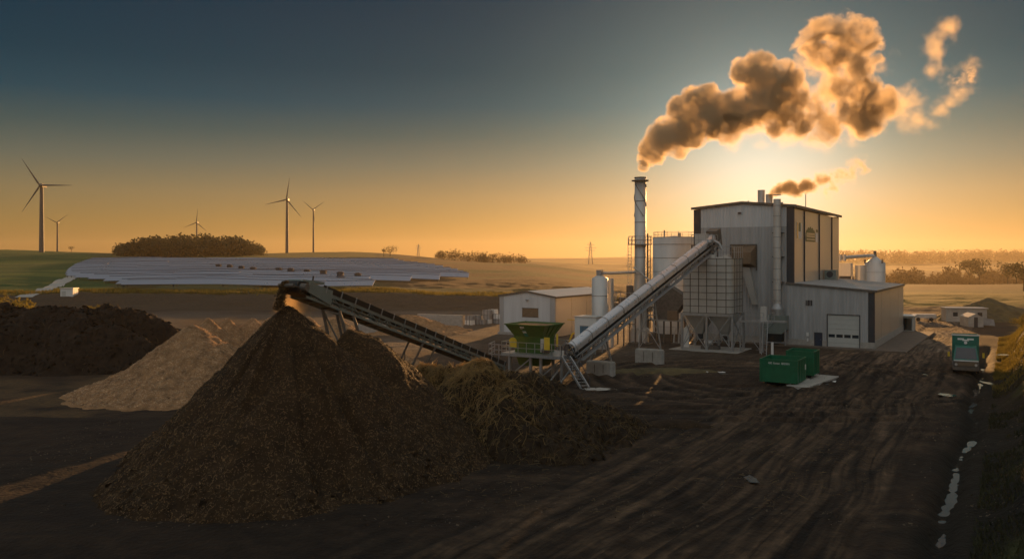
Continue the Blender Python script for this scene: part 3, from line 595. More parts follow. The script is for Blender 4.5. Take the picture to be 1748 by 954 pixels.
for (tt, sw, zc, hw) in ((.166, 1.35, 1.55, 1.45), (.474, 1.75, 1.75, 1.6)):
    c_ = F(LN*tt, 0, 0); s2 = Vector((EX.x, EX.y, 0)); y2 = Vector((EY.x, EY.y, 0))
    bx_ = thing('concrete_block_footing', 'smaller concrete block under the conveyor beside the stair foot' if tt < .3 else 'larger concrete block under the tall middle trestle', 'concrete block', (c_.x, c_.y, 0), PROT, 'concrete footing blocks')
    mm = MB(); r2 = [(-hw, -.45), (hw-.2, -.45), (hw, -.25), (hw, .45), (-hw, .45)]
    mm.prism([(q[0], q[1], -.3) for q in r2], [(q[0], q[1], zc-.3) for q in r2]); mm.prism([(q[0]*.97, q[1]*.9, zc-.3) for q in r2], [(q[0]*.95, q[1]*.8, zc-.2) for q in r2])
    bo = mm.build('block', M['concrete'], bx_)
    ms = MB(); [ms.box(q-.03, q+.03, -.49, -.44, .2, zc-.5) for q in (-hw/3, hw/3)]; ms.build('cast_groove', M['rust'], bx_)
    m = MB(); zt_ = F(LN*tt, 0, -1.25).z
    base = Vector((c_.x, c_.y, zc-.2)); A1 = base-s2*(hw-.25); A2 = base+s2*(hw-.25); t1 = Vector((c_.x, c_.y, zt_))-s2*.55; t2 = Vector((c_.x, c_.y, zt_))+s2*.55
    MB().beam(A1, t1, .14).build('trestle_leg', M['steel'], o); MB().beam(A2, t2, .14).build('trestle_leg', M['steel'], o)
    nb = 1 if tt < .3 else 3
    for i in range(nb):
        f0, f1 = i/nb, (i+1)/nb; pm = (A1.lerp(t1, f1)+A2.lerp(t2, f1))/2
        m.beam(A1.lerp(t1, f0), pm, .08); m.beam(A2.lerp(t2, f0), pm, .08)
        m.beam(A1.lerp(t1, f1), A2.lerp(t2, f1), .09)
    m.build('trestle_brace', M['steel'], o)

# ------------------------------------------------------------ green feed hopper on its platform
hc = D(930, 556.5, 79.3); Hx = Vector((hc.x, hc.y, 0))
o = thing('feed_hopper', 'green funnel shaped feed hopper on a railed steel platform', 'hopper', Hx, PROT)
hw, hd, zr_, zm_ = 4.6, 4.0, 5.4, 4.15
def loop(x0, x1, y0, y1, z_): return [(x0, y0, z_), (x1, y0, z_), (x1, y1, z_), (x0, y1, z_)]
inn = .75
m = MB(); a_ = loop(-hw, 0, 0, hd, zr_); b_ = loop(-hw+inn, -inn, inn, hd-inn, zm_)
m.add(a_+b_, [(4, 5, 1, 0), (5, 6, 2, 1), (6, 7, 3, 2), (7, 4, 0, 3)])
a2 = loop(-hw+.06, -.06, .06, hd-.06, zr_); b2_ = loop(-hw+inn+.05, -inn-.05, inn+.05, hd-inn-.05, zm_); m.add(a2+b2_, [(0, 1, 5, 4), (1, 2, 6, 5), (2, 3, 7, 6), (3, 0, 4, 7)])
fn = m.build('funnel', M['green'], o)
m = MB()
for p_, q_ in ((a_[0], a_[1]), (a_[1], a_[2]), (a_[2], a_[3]), (a_[3], a_[0])): m.beam(p_, q_, .12, .1)
m.build('rim', M['yellow'] if False else M['green'], fn)
m = MB()
for t in (.25, .5, .75):
    m.beam(Vector(a_[1]).lerp(Vector(a_[2]), t)+Vector((.02, 0, 0)), Vector(b_[1]).lerp(Vector(b_[2]), t)+Vector((.02, 0, 0)), .09)
m.build('gusset', M['green'], fn)
m = MB(); m.add([(-hw+.1, .1, zr_-.12), (-.1, .1, zr_-.12), (-.1, hd-.1, zr_-.12), (-hw+.1, hd-.1, zr_-.12)], [(0, 1, 2, 3)]); lo_ = m.build('loaded_material', M['pale'], o)
MB().box(-hw+inn, -inn, inn, hd-inn, 2.6, zm_).build('body', M['green'], o)
MB().box(-hw+inn-.08, -inn+.08, inn-.08, hd-inn+.08, zm_-.12, zm_+.06).build('collar', M['green'], o)
MB().prism(loop(-hw+inn+.3, -inn-.3, inn+.3, hd-inn-.3, 1.3), loop(-hw+inn, -inn, inn, hd-inn, 2.58)).build('lower_chute', M['green'], o)
# emblem and lettering on the funnel front (the face slopes)
def onf(u_, v_): p_ = Vector(a_[0]).lerp(Vector(a_[1]), u_); q_ = Vector(b_[0]).lerp(Vector(b_[1]), u_); return p_.lerp(q_, v_)+Vector((0, -.02, -.012))
m = MB()
for (u0, u1, v0, v1) in ((.36, .47, .14, .19), (.36, .4, .19, .24), (.41, .47, .21, .25), (.36, .42, .27, .31)):
    m.add([onf(u0, v0), onf(u1, v0), onf(u1, v1), onf(u0, v1)], [(0, 1, 2, 3)])
m.build('lettering', M['letter'], fn)
m = MB(); m.add([onf(.37, .42), onf(.49, .42), onf(.53, .95), onf(.4, .95)], [(0, 1, 2, 3)]); tl = m.build('emblem_panel', M['lorry'], fn)
m = MB()
for i in range(4): u0 = .385+i*.028; q = lambda a__, b__: onf(a__, b__)+Vector((0, -.01, -.006)); m.add([q(u0, .5), q(u0+.018, .5), q(u0+.02, .66), q(u0+.002, .66)], [(0, 1, 2, 3)])
m.build('lettering', M['letter'], tl)
zp = 2.6
MB().box(-hw-.2, 1.9, -.35, hd+.4, zp-.3, zp).build('platform', M['steel'], o)
m = MB(); railing(m, [(-hw-.15, hd, zp), (-hw-.15, -.3, zp), (0, -.3, zp), (1.85, -.3, zp)], 1.1, .95, .028); railing(m, [(1.85, 1.1, zp), (1.85, hd+.2, zp), (-hw, hd+.3, zp)], 1.1, .95, .028); m.build('railing', M['steel'], o)
for x_, y_ in ((-hw+.6, 0), (-1.6, 0), (-.5, .1), (1.5, .6), (-1.2, hd-.2), (1.5, hd-.2)): MB().box(x_-.12, x_+.12, y_-.1, y_+.14, -.2, zp-.3).build('leg', M['steel'], o)
m = MB(); m.beam((-.4, .1, .5), (1.4, .6, 2.1), .1); m.beam((-hw+.6, 0, .3), (-1.7, 0, 2.1), .1); m.build('bracing', M['steel'], o)
n = 12; pts = [(-.42, 0)]+[(.42*math.cos(math.pi-math.pi*i/n), .7+.42*math.sin(math.pi*i/n)) for i in range(n+1)]+[(.42, 0)]
m = MB(); m.prism([(-hw+1.15+p_[0], -.32, zp+.6+p_[1]*.85) for p_ in pts], [(-hw+1.15+p_[0], -.24, zp+.6+p_[1]*.85) for p_ in pts]); g_ = m.build('guard_plate', M['yellow'], o); g_['label'] = 'yellow round-topped guard plate'
m = MB(); m.box(.15, .75, -.42, -.36, zp+.55, zp+1.75); m.box(.7, .9, 1.0, 1.06, zp+.8, zp+2); g_ = m.build('guard_plate', M['yellow'], o); g_['label'] = 'yellow upright rectangular guard plate'
MB().box(-.6, .15, .2, .6, zp+.2, zp+1.5).build('control_box', M['tank'], o); MB().tube((-.2, -.1, zp+.4), (.5, -.1, zp+.4), .22).build('drive_motor', M['rust'], o)
m = MB(); w0 = Vector((1.95, -.2, zp)); e0 = Vector((4.75, -1.6, -.05)); off = Vector((.65, .45, 0))
for f_ in (Vector((0, 0, 0)), off):
    m.beam(w0+f_, e0+f_, .12, .2)
for i in range(1, 10): c_ = w0.lerp(e0, i/10); m.beam(c_, c_+off, .28, .04)
st = m.build('stair', M['steel'], o)
m = MB()
for f_ in (Vector((0, 0, 0)), off): m.beam(w0+f_+Vector((0, 0, 1)), e0+f_+Vector((0, 0, .95)), .055); [m.beam(w0.lerp(e0, t)+f_, w0.lerp(e0, t)+f_+Vector((0, 0, 1)), .05) for t in (0, .5, 1)]
m.build('handrail', M['dark'], st)
puddle(1022, 664, 1.6, .9, 'concrete_patch', 'concrete')
# railed ramp beside it
p = G(850, 618); o = thing('guard_rail', 'short grey guard rail standing behind the open conveyor tail', 'railing', (p.x, p.y+4, 0), PROT)
m = MB(); railing(m, [(-2.5, 3, 0), (-1.4, 0, 0), (1.5, 0, 0)], 1.6, 1.3, .05, (1, .6, .25)); m.build('rail', M['steel'], o)

# ------------------------------------------------------------ open belt conveyor over the heap
C0 = Vector((-1.2, 77.5, 1.75)); C1 = Vector((-12.55, 46.8, 10.55))
F, LN, dv, sv, up = frame(C0, C1)
o = thing('belt_conveyor', 'open dark truss belt conveyor rising to drop chips on the heap', 'conveyor', (0, 0, 0))
if sv.x*(-C0.x)+sv.y*(-C0.y) < 0: sg = -1
else: sg = 1
m = MB()
for w_ in (-.55, .55):
    m.beam(F(0, w_, 0), F(LN-1, w_, 0), .09, .2, up); m.beam(F(0, w_, -.62), F(LN-.8, w_, -.62), .09, .13, up)
nb = 28
for i in range(nb+1):
    s_ = (LN-1.2)*i/nb
    for w_ in (-.56, .56):
        m.beam(F(s_, w_, 0), F(s_, w_, -.62), .06)
        if i < nb: s2 = (LN-1.2)*(i+1)/nb; m.beam(F(s_, w_, -.62 if i % 2 else -.05), F(s2, w_, -.05 if i % 2 else -.62), .05)
    m.beam(F(s_, -.55, -.62), F(s_, .55, -.62), .05)
for w_ in (-.6, .6): m.beam(F(0, w_, -.32), F(LN-2, w_, -.32), .045, .045, up)
m.build('truss', M['teal'], o)
m = MB()
m.prism([F(0, -.5, .1), F(0, .5, .1), F(0, .5, .16), F(0, -.5, .16)], [F(LN, -.5, .1), F(LN, .5, .1), F(LN, .5, .16), F(LN, -.5, .16)])
m.prism([F(.5, -.48, -.72), F(.5, .48, -.72), F(.5, .48, -.78), F(.5, -.48, -.78)], [F(LN-.2, -.48, -.5), F(LN-.2, .48, -.5), F(LN-.2, .48, -.56), F(LN-.2, -.48, -.56)])
m.build('belt', M['black'], o)
m = MB()
for w_ in (-.62, .62): m.prism([F(0, w_-.02, .1), F(0, w_+.02, .1), F(0, w_*1.12+.02, .42), F(0, w_*1.12-.02, .42)], [F(LN-2.2, w_-.02, .1), F(LN-2.2, w_+.02, .1), F(LN-2.2, w_*1.12+.02, .42), F(LN-2.2, w_*1.12-.02, .42)])
m.build('skirt_board', M['black'], o)
m = MB()
for i in range(19):
    s_ = .5+(LN-3)*i/18
    for w_ in (-.66, .66): m.beam(F(s_, w_, 0), F(s_, w_*1.1, .46), .07)
m.build('skirt_post', M['steel'], o)
m = MB()
for i in range(24): s_ = .6+(LN-2)*i/24; m.tube(F(s_, -.5, .03), F(s_, .5, .03), .06, n=8); m.tube(F(s_, -.5, -.66), F(s_, .5, -.66), .05, n=8)
m.build('idler', M['rust'], o)
m = MB(); m.tube(F(LN-.1, -.55, -.2), F(LN-.1, .55, -.2), .36, n=20); m.build('head_drum', M['black'], o); MB().tube(F(.1, -.5, -.15), F(.1, .5, -.15), .26, n=16).build('tail_drum', M['rust'], o)
m = MB()
m.prism([F(LN-2.3, -.62, .45), F(LN-2.3, .62, .45), F(LN-2.3, .62, .62), F(LN-2.3, -.62, .62)], [F(LN-.3, -.5, .2), F(LN-.3, .5, .2), F(LN-.3, .5, .3), F(LN-.3, -.5, .3)])
for w_ in (-.66, .66): m.prism([F(LN-3.2, w_-.03, -.6), F(LN-3.2, w_+.03, -.6), F(LN-3.2, w_+.03, .3), F(LN-3.2, w_-.03, .3)], [F(LN-.7, w_-.03, -.35), F(LN-.7, w_+.03, -.35), F(LN-.7, w_+.03, .25), F(LN-.7, w_-.03, .25)])
m.build('head_cover', M['teal'], o)
m = MB(); m.tube(F(LN-.1, sg*.6, -.2), F(LN-.1, sg*1.0, -.2), .22); m.tube(F(LN+.5, -.5, -.25), F(LN+.5, .5, -.25), .12); m.beam(F(LN-.3, .55, -.2), F(LN+.5, .55, -.25), .07); m.beam(F(LN-.3, -.55, -.2), F(LN+.5, -.55, -.25), .07); m.build('drive_motor', M['rust'], o)
m = MB(); m.tube(F(LN-2.4, .3, .6), F(LN-2.4, .3, 1.0), .05); m.build('warning_light', M['black'], o)
# legs: tall pair near the head, raking pair further down
def at_px(p_):      # station along the conveyor seen in photo column p_
    best = min(range(400), key=lambda k_: abs(CX+FP*F(LN*k_/399, 0, 0).x/F(LN*k_/399, 0, 0).y-p_)); return LN*best/399
s1 = at_px(568); s2_ = at_px(592)
for s_, dx in ((s1, 2.1), (s2_, 2.1)):
    for w_ in (-.6, .6):
        t_ = F(s_, w_, -.65); MB().beam(t_, Vector((t_.x+dx+w_*.5*sv.x, t_.y+w_*.5*sv.y, 0)), .22, .16).build('leg', M['rust'], o)
m = MB(); ta = F(s1, .6, -.65); tb = F(s2_, .6, -.65); m.beam(ta+Vector((.1, 0, -.2)), tb+Vector((1.2, 0, -4)), .08); m.beam(tb+Vector((1.1, 0, -3.6)), ta+Vector((1.1, 0, -3.6)), .08); m.beam(F(s1, .6, -.65), F(s1, -.6, -.9), .08); m.build('leg_brace', M['steel'], o)
s3 = at_px(712); s4 = at_px(733)
for s_ in (s3, s4):
    for w_ in (-.6, .6): t_ = F(s_, w_, -.65); MB().beam(t_, Vector((t_.x-2.6, t_.y-.5, 0)), .16, .14).build('leg', M['rust'], o)
m = MB(); ta = F(s3, .6, -.65); tb = F(s4, .6, -.65); m.beam(ta+Vector((-.3, 0, -.5)), tb+Vector((-1.3, -.2, -2.6)), .07); m.beam(ta+Vector((-1.3, -.2, -2.6)), tb+Vector((-.9, -.1, -1.6)), .07); m.build('leg_brace', M['steel'], o)

# ------------------------------------------------------------ heaps
def heap(name, label, cat, cx, cy, fn, ext, res, mt, group=None):
    x0, x1, y0, y1 = ext; xs = np.arange(x0, x1, res); ys = np.arange(y0, y1, res); X, Y = np.meshgrid(xs, ys); x = X.ravel(); y = Y.ravel()
    z = fn(x, y); I = np.arange(len(x)).reshape(len(ys), len(xs)); Q = np.stack([I[:-1, :-1], I[:-1, 1:], I[1:, 1:], I[1:, :-1]], -1).reshape(-1, 4)
    keep = (z[Q] > -.12).any(1); Q = Q[keep]; u, inv = np.unique(Q, return_inverse=True); z = np.maximum(z, -.4)
    g0 = terrain(x[u]+cx, y[u]+cy)*0
    o = np_mesh(name, np.c_[x[u], y[u], z[u]+g0], inv.reshape(-1, 4), M[mt]); o.location = (cx, cy, 0)
    return tag(o, label, cat, group)
def cone(x, y, R_, h, px0=.18, sx=1, sy=1):
    r = np.hypot(x/sx, y/sy)/R_; return h*(1-np.sqrt(r*r+px0*px0*.1)+.02)+h*.10*ss(.75, 1.25, r)*0-h*.06*np.exp(-(r/.08)**2)
def scatter(fn, n, ext, seed, zmin=.05, bias=None):
    rg = np.random.RandomState(seed); x = rg.uniform(ext[0], ext[1], n); y = rg.uniform(ext[2], ext[3], n); z = fn(x, y); k = z > zmin
    if bias is not None: k &= rg.rand(n) < bias(x, y)
    x, y, z = x[k], y[k], z[k]; e = .06
    nx_ = -(fn(x+e, y)-fn(x-e, y))/(2*e); ny_ = -(fn(x, y+e)-fn(x, y-e))/(2*e); N = np.c_[nx_, ny_, np.ones(len(x))]; N /= np.linalg.norm(N, axis=1)[:, None]
    return rg, np.c_[x, y, z], N
def flakes(name, parent, fn, ext, n, mt, seed, lmin=.04, lmax=.14, wd=.025, tilt=.6, zmin=.05):
    rg, P, N = scatter(fn, n, ext, seed, zmin); k = len(P); a = rg.normal(size=(k, 3)); a -= N*(a*N).sum(1)[:, None]*(1-tilt*.5); a /= np.linalg.norm(a, axis=1)[:, None]
    b = np.cross(a, N+rg.normal(size=(k, 3))*.4); b /= np.linalg.norm(b, axis=1)[:, None]
    L = (lmin+(lmax-lmin)*rg.rand(k)**2.5)[:, None]*.5; Wd = (wd*(.5+rg.rand(k)))[:, None]*.5; P = P+N*.02
    V = np.stack([P-a*L-b*Wd, P+a*L-b*Wd, P+a*L+b*Wd, P-a*L+b*Wd], 1).reshape(-1, 3)
    o = np_mesh(name, V, np.arange(4*k).reshape(k, 4), M[mt], parent, smooth=False); o['kind'] = 'stuff'; return o
def strands(name, parent, fn, ext, n, mt, seed, ln=(.3, 1.2), wd=.02, lift=.12, bias=None):
    rg, P, N = scatter(fn, n, ext, seed, .1, bias); k = len(P); a = rg.normal(size=(k, 3)); a += np.c_[N[:, :2]*3, -N[:, 2:]*0-1.2]*(rg.rand(k, 1) < .6); a -= N*(a*N).sum(1)[:, None]; a /= np.linalg.norm(a, axis=1)[:, None]
    b = np.cross(a, N); L = (ln[0]+(ln[1]-ln[0])*rg.rand(k)**2)[:, None]; cv = rg.normal(size=(k, 1))*.25; V = []
    hz = rg.rand(k, 1)*lift
    for i, t in enumerate((-.5, -.17, .17, .5)):
        c_ = P+a*L*t+b*cv*L*(t*t)*1.5+N*(hz*(1-(2*t)**2*rg.rand(k, 1))+.01); w = wd*(1-abs(t)*.8)
        V += [c_-b*w/2-N*w/2, c_+b*w/2+N*w/2]
    V = np.stack(V, 1).reshape(-1, 3); base = (np.arange(k)*8)[:, None]
    Q = np.concatenate([base+np.array([[0, 1, 3, 2]]), base+np.array([[2, 3, 5, 4]]), base+np.array([[4, 5, 7, 6]])])
    o = np_mesh(name, V, Q, M[mt], parent, smooth=False); o['kind'] = 'stuff'; return o
# the two dark chip heaps
MC = (-12.85, 47.0)
def f_main(x, y):
    n = fbm(x/2.2, y/2.2, 4, 41)
    r = np.hypot(x, y*1.05); a = np.arctan2(y, x); r = r*(1+.05*fbm(a*2.2+5, r/5, 3, 45)*np.clip(r/4, 0, 1))
    rr_ = r/(10.3*(1+.06*np.sin(a*3+1)+.05*n)); z = 9.75*(1-np.sqrt(rr_*rr_+.0006))+.5*ss(.75, 1.1, rr_)*0
    z = z+1.5*np.maximum(rr_-.8, 0)*(rr_ < 1.4)
    m_ = np.clip(r/3, .15, 1); z = z-.55*m_*ss(.15, .5, fbm(a*3.5+9, r/9, 3, 46))-.5*np.exp(-(((x-3.2)/1.6)**2+((y+6.2)/1.3)**2))
    return z-.25+m_*(fbm(x/1.6, y/1.6, 4, 42)*.36+fbm(x/.35, y/.35, 3, 43)*.15-.5*np.maximum(0, fbm(x/.9, y/.5, 3, 44)-.25))
o = heap('mulch_heap', 'tall dark brown conical mulch heap under the belt conveyor head', 'mulch heap', *MC, f_main, (-15.5, 15.5, -14.5, 13), .11, 'chips', 'dark brown mulch heaps')
flakes('wood_chips', o, f_main, (-15, 15, -14, 8), 60000, 'chip', 1, .04, .2, .04); strands('twigs', o, f_main, (-15, 15, -14, 7), 5000, 'twig', 101, (.06, .28), .022, .05)
flakes('clods', o, lambda x_, y_: np.where(f_main(x_, y_) < 1.3, f_main(x_, y_), -1), (-15, 15, -14, 6), 2600, 'chips', 103, .1, .5, .25)
SC = (-9.3, 50.4)
def f_sec(x, y):
    r = np.hypot(x*.98, y*.98)/8.3; z = 8.3*(1-r)-.1
    z = np.minimum(z, 7.35-.22*x+.1*fbm(x/.7, y/.7, 3, 51)) ; z = z+np.maximum(r-.8, 0)*2*(r < 1.3)
    return z+fbm(x/1.5, y/1.5, 4, 52)*.4+fbm(x/.35, y/.35, 3, 53)*.1-.3*np.maximum(0, fbm(x/.9, y/.5, 3, 54)-.2)
o = heap('mulch_heap', 'flat topped dark mulch heap leaning behind the tall conical heap', 'mulch heap', *SC, f_sec, (-9, 11, -10, 10), .11, 'chips', 'dark brown mulch heaps')
flakes('wood_chips', o, f_sec, (-8, 11, -10, 7), 30000, 'chip', 2, .04, .2, .04); strands('twigs', o, f_sec, (-8, 11, -10, 6), 2500, 'twig', 102, (.06, .28), .022, .05)
# pale heaps
def mk_pale(label, px_, py_, Yd, R_, seed, nfl=9000, sx=1):
    t_ = D(px_, py_, Yd); h = t_.z
    def f(x, y):
        r = np.hypot(x/sx, y)/R_/(1+.06*fbm(x/3, y/3, 2, seed)); z = h*(1.01-np.sqrt(r*r+.0015))+np.maximum(r-.72, 0)*h*.45*(r < 1.5)
        z = z+.4*fbm(x/1.8, y/1.8, 4, seed+2)+.14*fbm(x/.5, y/.5, 3, seed+3)
        return z-.1
    o = heap('chip_heap', label, 'wood chip heap', t_.x, t_.y, f, (-R_*sx*1.3, R_*sx*1.3, -R_*1.3, R_*1.3), .16, 'pale', 'pale wood chip heaps')
    flakes('wood_chips', o, f, (-R_*sx*1.2, R_*sx*1.2, -R_*1.2, R_*.6), nfl, 'palechip', seed, .06, .2, .05)
    return o
mk_pale('pointed pale chip heap standing beside the dark windrow', 330, 549, 75, 8.3, 60, 22000)
mk_pale('low rounded pale chip heap just behind the pointed one', 356, 541, 87, 5.4, 61)
mk_pale('second rounded hump along the row of pale chip heaps', 390, 541, 90, 5.6, 62)
mk_pale('third rounded hump along the row of pale chip heaps', 431, 539, 92, 6.0, 63)
mk_pale('pale chip hump showing just beside the dark cone peak', 462, 537, 90, 6.0, 64)
mk_pale('rounded pale chip heap behind the falling chips', 525, 532, 88, 6.6, 65)
mk_pale('broad pale chip heap behind the tall conveyor legs', 572, 536, 84, 9.0, 66, 16000)
mk_pale('small pale chip heap in front of the white concrete wall', 700, 534, 135, 8.5, 67, 2000)

# dark compost windrow at the far side
def f_wind(x, y):
    L = ss(-1.5, 9, 30-x+2*np.sin(y)); w = 8.5+1.5*fbm(x/9, x*0+1, 2, 71); z = 6.6*(1-np.abs(y/w)**1.5)*(L**.6)
    return z+fbm(x/3.5, y/2.5, 4, 72)*1.3*(L)+fbm(x/.8, y/.8, 3, 73)*.35-.4-.6*np.maximum(0, fbm(x/2, y/1.2, 3, 74))*L
o = heap('compost_windrow', 'long black lumpy compost windrow beyond the pale chip heaps', 'compost heap', -66, 92, f_wind, (-35, 32, -11, 11), .22, 'soilheap')
flakes('clods', o, f_wind, (-30, 31, -10, 8), 9000, 'soilheap', 75, .2, .7, .3)
strands('dry_stalks', o, f_wind, (-30, 31, -10, 8), 900, 'straw', 76, (.3, .9), .025, .2)
# straw and manure heap
SM = (-1.7, 54.5)
def f_str(x, y):
    r = np.hypot(x/10.0, y/8.3); a = np.arctan2(y, x); edge = 1+.1*np.sin(a*2+.6)+.07*np.sin(a*5); r = r/edge
    z = 3.9*(1-r**1.7)
    lumps = [(-4, .5, 1.5, 1.2), (-1.2, .2, 1.9, 1.1), (3.2, 1, 1.6, .6), (-2.6, 3.6, 2, .5), (1.0, 3.5, 2, .5), (5.2, -2.2, 1.8, .5), (-5.8, 1.6, 1.8, .3), (.8, -2.6, 2.2, .5), (-3.4, -3, 1.6, .3)]
    for lx, ly, lr, lh in lumps: z = z+lh*np.exp(-(((x-lx)**2+(y-ly)**2)/lr**2)**1.5)
    return z+fbm(x/2, y/2, 4, 81)*1.0+fbm(x/.6, y/.6, 3, 82)*.35-.15-1.3*np.maximum(0, fbm(x/1.5, y/1.5, 3, 83)-.05)*(r < .95)
o = heap('manure_heap', 'lumpy dark heap of matted straw and manure before the hopper', 'manure heap', *SM, f_str, (-13, 13.5, -11, 11), .11, 'muck')
strands('straw', o, f_str, (-12, 13, -10.5, 8), 11000, 'straw', 84, (.2, 1.2), .022, .25)
tuft = lambda x, y: np.clip(np.exp(-(((x+4)**2+(y-.3)**2)/1.6))+np.exp(-(((x+1.2)**2+(y+.2)**2)/2.8))+.25*np.exp(-(((x-.8)**2+(y+2.8)**2)/5)), 0, 1)
st2 = strands('bright_straw', o, f_str, (-7, 5, -6, 3), 26000, 'straw2', 85, (.3, 1.3), .024, .28, tuft); st2['label'] = 'tufts of loose yellow straw'
flakes('clods', o, f_str, (-12, 13, -10.5, 8), 6000, 'muck', 86, .1, .45, .2)
# loose scraps of straw on the yard
fl = lambda x, y: terrain(x, y)+.01
def f_scr(x, y): return np.where(np.hypot((x-6)/16, (y-50)/12) < 1, terrain(x, y)+.15, -1)
so_ = strands('fallen_straw', None, f_scr, (-8, 24, 38, 64), 2600, 'straw', 90, (.1, .6), .02, .04); tag(so_, 'loose straw scraps strewn over the dark yard', 'straw', kind='stuff')
def f_scr2(x, y): return np.where((fbm(x/4, y/4, 3, 93) > .0), terrain(x, y)+.12, -1)
so_ = flakes('gravel', None, f_scr2, (-30, 55, 36, 100), 26000, 'stone', 91, .03, .16, .07, .4); tag(so_, 'scattered clods and stones on the muddy yard', 'gravel', kind='stuff')
def low(label, px_, py_, rx, ry, h, mt, seed):
    p_ = G(px_, py_)
    def f(x, y): r = np.hypot(x/rx, y/ry); return h*(1-r*r)+fbm(x/.7, y/.7, 3, seed)*.25*h+.03
    return heap('soil_ridge', label, 'soil ridge', p_.x, p_.y, f, (-rx*1.3, rx*1.3, -ry*1.3, ry*1.3), .15, mt, 'low soil ridges')
low('low ridge of dark soil just beyond the tip of the manure heap', 1155, 728, 2.6, .8, .5, 'muck', 95)
low('low grassy soil ridge behind the two concrete block footings', 1130, 634, 6, 1.6, .35, 'mound', 96)
# material falling from the conveyor head
F, LN, dv, sv, up = frame(C0, C1); hd_ = F(LN+.2, 0, 0); rg = np.random.RandomState(3); k = 2600
t = rg.rand(k); zt_ = 9.0+.0; P = np.c_[hd_.x-.12-.42*np.sqrt(t)+rg.normal(size=k)*(.06+.08*t), hd_.y-.2-.1*t+rg.normal(size=k)*.12, hd_.z+.05-(hd_.z-zt_)*t**1.2]
a = rg.normal(size=(k, 3)); a /= np.linalg.norm(a, axis=1)[:, None]; b = np.cross(a, rg.normal(size=(k, 3))); b /= np.linalg.norm(b, axis=1)[:, None]
a *= .06; b *= .025; V = np.stack([P-a-b, P+a-b, P+a+b, P-a+b], 1).reshape(-1, 3)
tag(np_mesh('falling_chips', V, np.arange(4*k).reshape(k, 4), M['chip'], smooth=False), 'stream of wood chips falling from the conveyor head', 'wood chips', kind='stuff')

# ------------------------------------------------------------ chimney
Yc = 117; p = D(1093, 440, Yc); zc = D(1093, 303, Yc).z
o = thing('chimney', 'tall round metal chimney with smoke rising from its mouth', 'chimney', (p.x, p.y, 0), PROT)
MB().lathe([(1.25, -.2), (1.05, 5), (.82, 9.5), (.8, zc), (.68, zc), (.66, zc-1.5)], n=32).build('stack', M['chimney'], o)
m = MB()
for q in (9.6, 12, 14.5, 17, 20): m.ring((0, 0), .79, q, .04, .08)
m.ring((0, 0), .79, zc-.55, .45, .14); m.ring((0, 0), .79, zc-.1, .06, .12); m.build('flange', M['rust'], o)
m = MB()
for ph in (0, 2.1, 4.2):
    pts = [(.85*math.cos(ph+t*3.6), .85*math.sin(ph+t*3.6), zc-1-t*4.6) for t in np.linspace(0, 1, 16)]
    for i in range(15): m.beam(pts[i], pts[i+1], .1, .05)
m.build('helical_strake', M['rust'], o)
zpf = D(1093, 418, Yc).z; m = MB(); m.ring((0, 0), .8, zpf, 1.0, .12, 8); pl = m.build('gallery', M['steel'], o)
m = MB(); pts = [(1.75*math.cos(R(45*i)), 1.75*math.sin(R(45*i)), zpf+.1) for i in range(9)]; railing(m, pts, 1.1, .8, .03); m.build('railing', M['steel'], pl)
m = MB()
for a_ in (-1.75, -1.25): m.beam((a_, -.3, 0), (a_, -.3, zpf+1), .07)
for i in range(int(zpf/.45)): m.beam((-1.75, -.3, .3+i*.45), (-1.25, -.3, .3+i*.45), .05)
for i in range(5):
    m.beam((-1.9, -.75, zpf-1.5-i*1.4), (-1.1, -.75, zpf-1.5-i*1.4), .05)
m.build('ladder', M['steel'], o)
m = MB(); m.beam((1.2, -.2, 2), (1.2, -.2, zpf+1.6), .18); m.beam((1.6, -.2, 2), (1.6, -.2, zpf+1.2), .1)
for i in range(14): m.beam((1.2, -.2, 2.5+i*.8), (1.6, -.2, 2.8+i*.8), .05)
m.build('pipe_rack', M['rust'], o)

# ------------------------------------------------------------ tanks and process plant behind
def tank(name, label, px_, Yd, r, zt_, bands=6, coneh=.8, mt='tank', zbase=0, group=None):
    p_ = D(px_, 440, Yd); o = thing(name, label, 'tank', (p_.x, p_.y, 0), PROT, group)
    MB().lathe([(r, zbase), (r, zt_), (.25, zt_+coneh), (0.01, zt_+coneh)], n=36).build('shell', M[mt], o)
    m = MB()
    for i in range(bands): m.ring((0, 0), r-.01, zbase+(zt_-zbase)*(i+.5)/bands, .035, .07, 36)
    m.build('hoop', M['steel'], o); return o
t1 = tank('storage_tank', 'broad round banded tank behind the chimney and conveyor', 1152, 132, 3.5, 15.2, 7, .3)
m = MB(); m.ring((0, 0), 3.4, 15.25, .12, .08, 30); railing(m, [(3.4*math.cos(R(30*i)), 3.4*math.sin(R(30*i)), 15.2) for i in range(13)], .9, 1.8, .025); m.tube((-1, -2, 15.2), (-1, -2, 16.4), .12); m.tube((1.5, -2, 15.2), (1.5, -2, 15.9), .25); m.build('roof_railing', M['steel'], t1)
t3 = tank('white_silo', 'slim pale silo with cone top feeding pipe to the chimney', 1024, 108, 1.07, 9.3, 2, .45)
MB().box(-.35, .35, -.35, .35, 9.7, 10.4).build('cap_box', M['steel'], t3)
p0 = t3.location; p1 = D(1084, 470, 116)
m = MB(); zz = 9.95; m.tube((p0.x+.4, p0.y, zz), (p1.x, p1.y, zz), .2); m.tube(D(1043, 475, 110), Vector((D(1043, 475, 110).x, 110, 0)), .38, n=16); m.tube((p1.x-.3, p1.y-.8, zz+.7), (p1.x+1.9, p1.y-.9, zz-1.1), .12)
tag(m.build('transfer_pipe', M['tank']), 'straight pale transfer pipe on a round post between silo and chimney', 'pipe')
p = G(981, 598); p = D(981, 570, 103)
o = thing('control_cabin', 'white control cabin with a blue window beside the pale silo', 'cabin', (p.x, p.y, 0), PROT)
zc_ = 12-(541-440)*103/1400
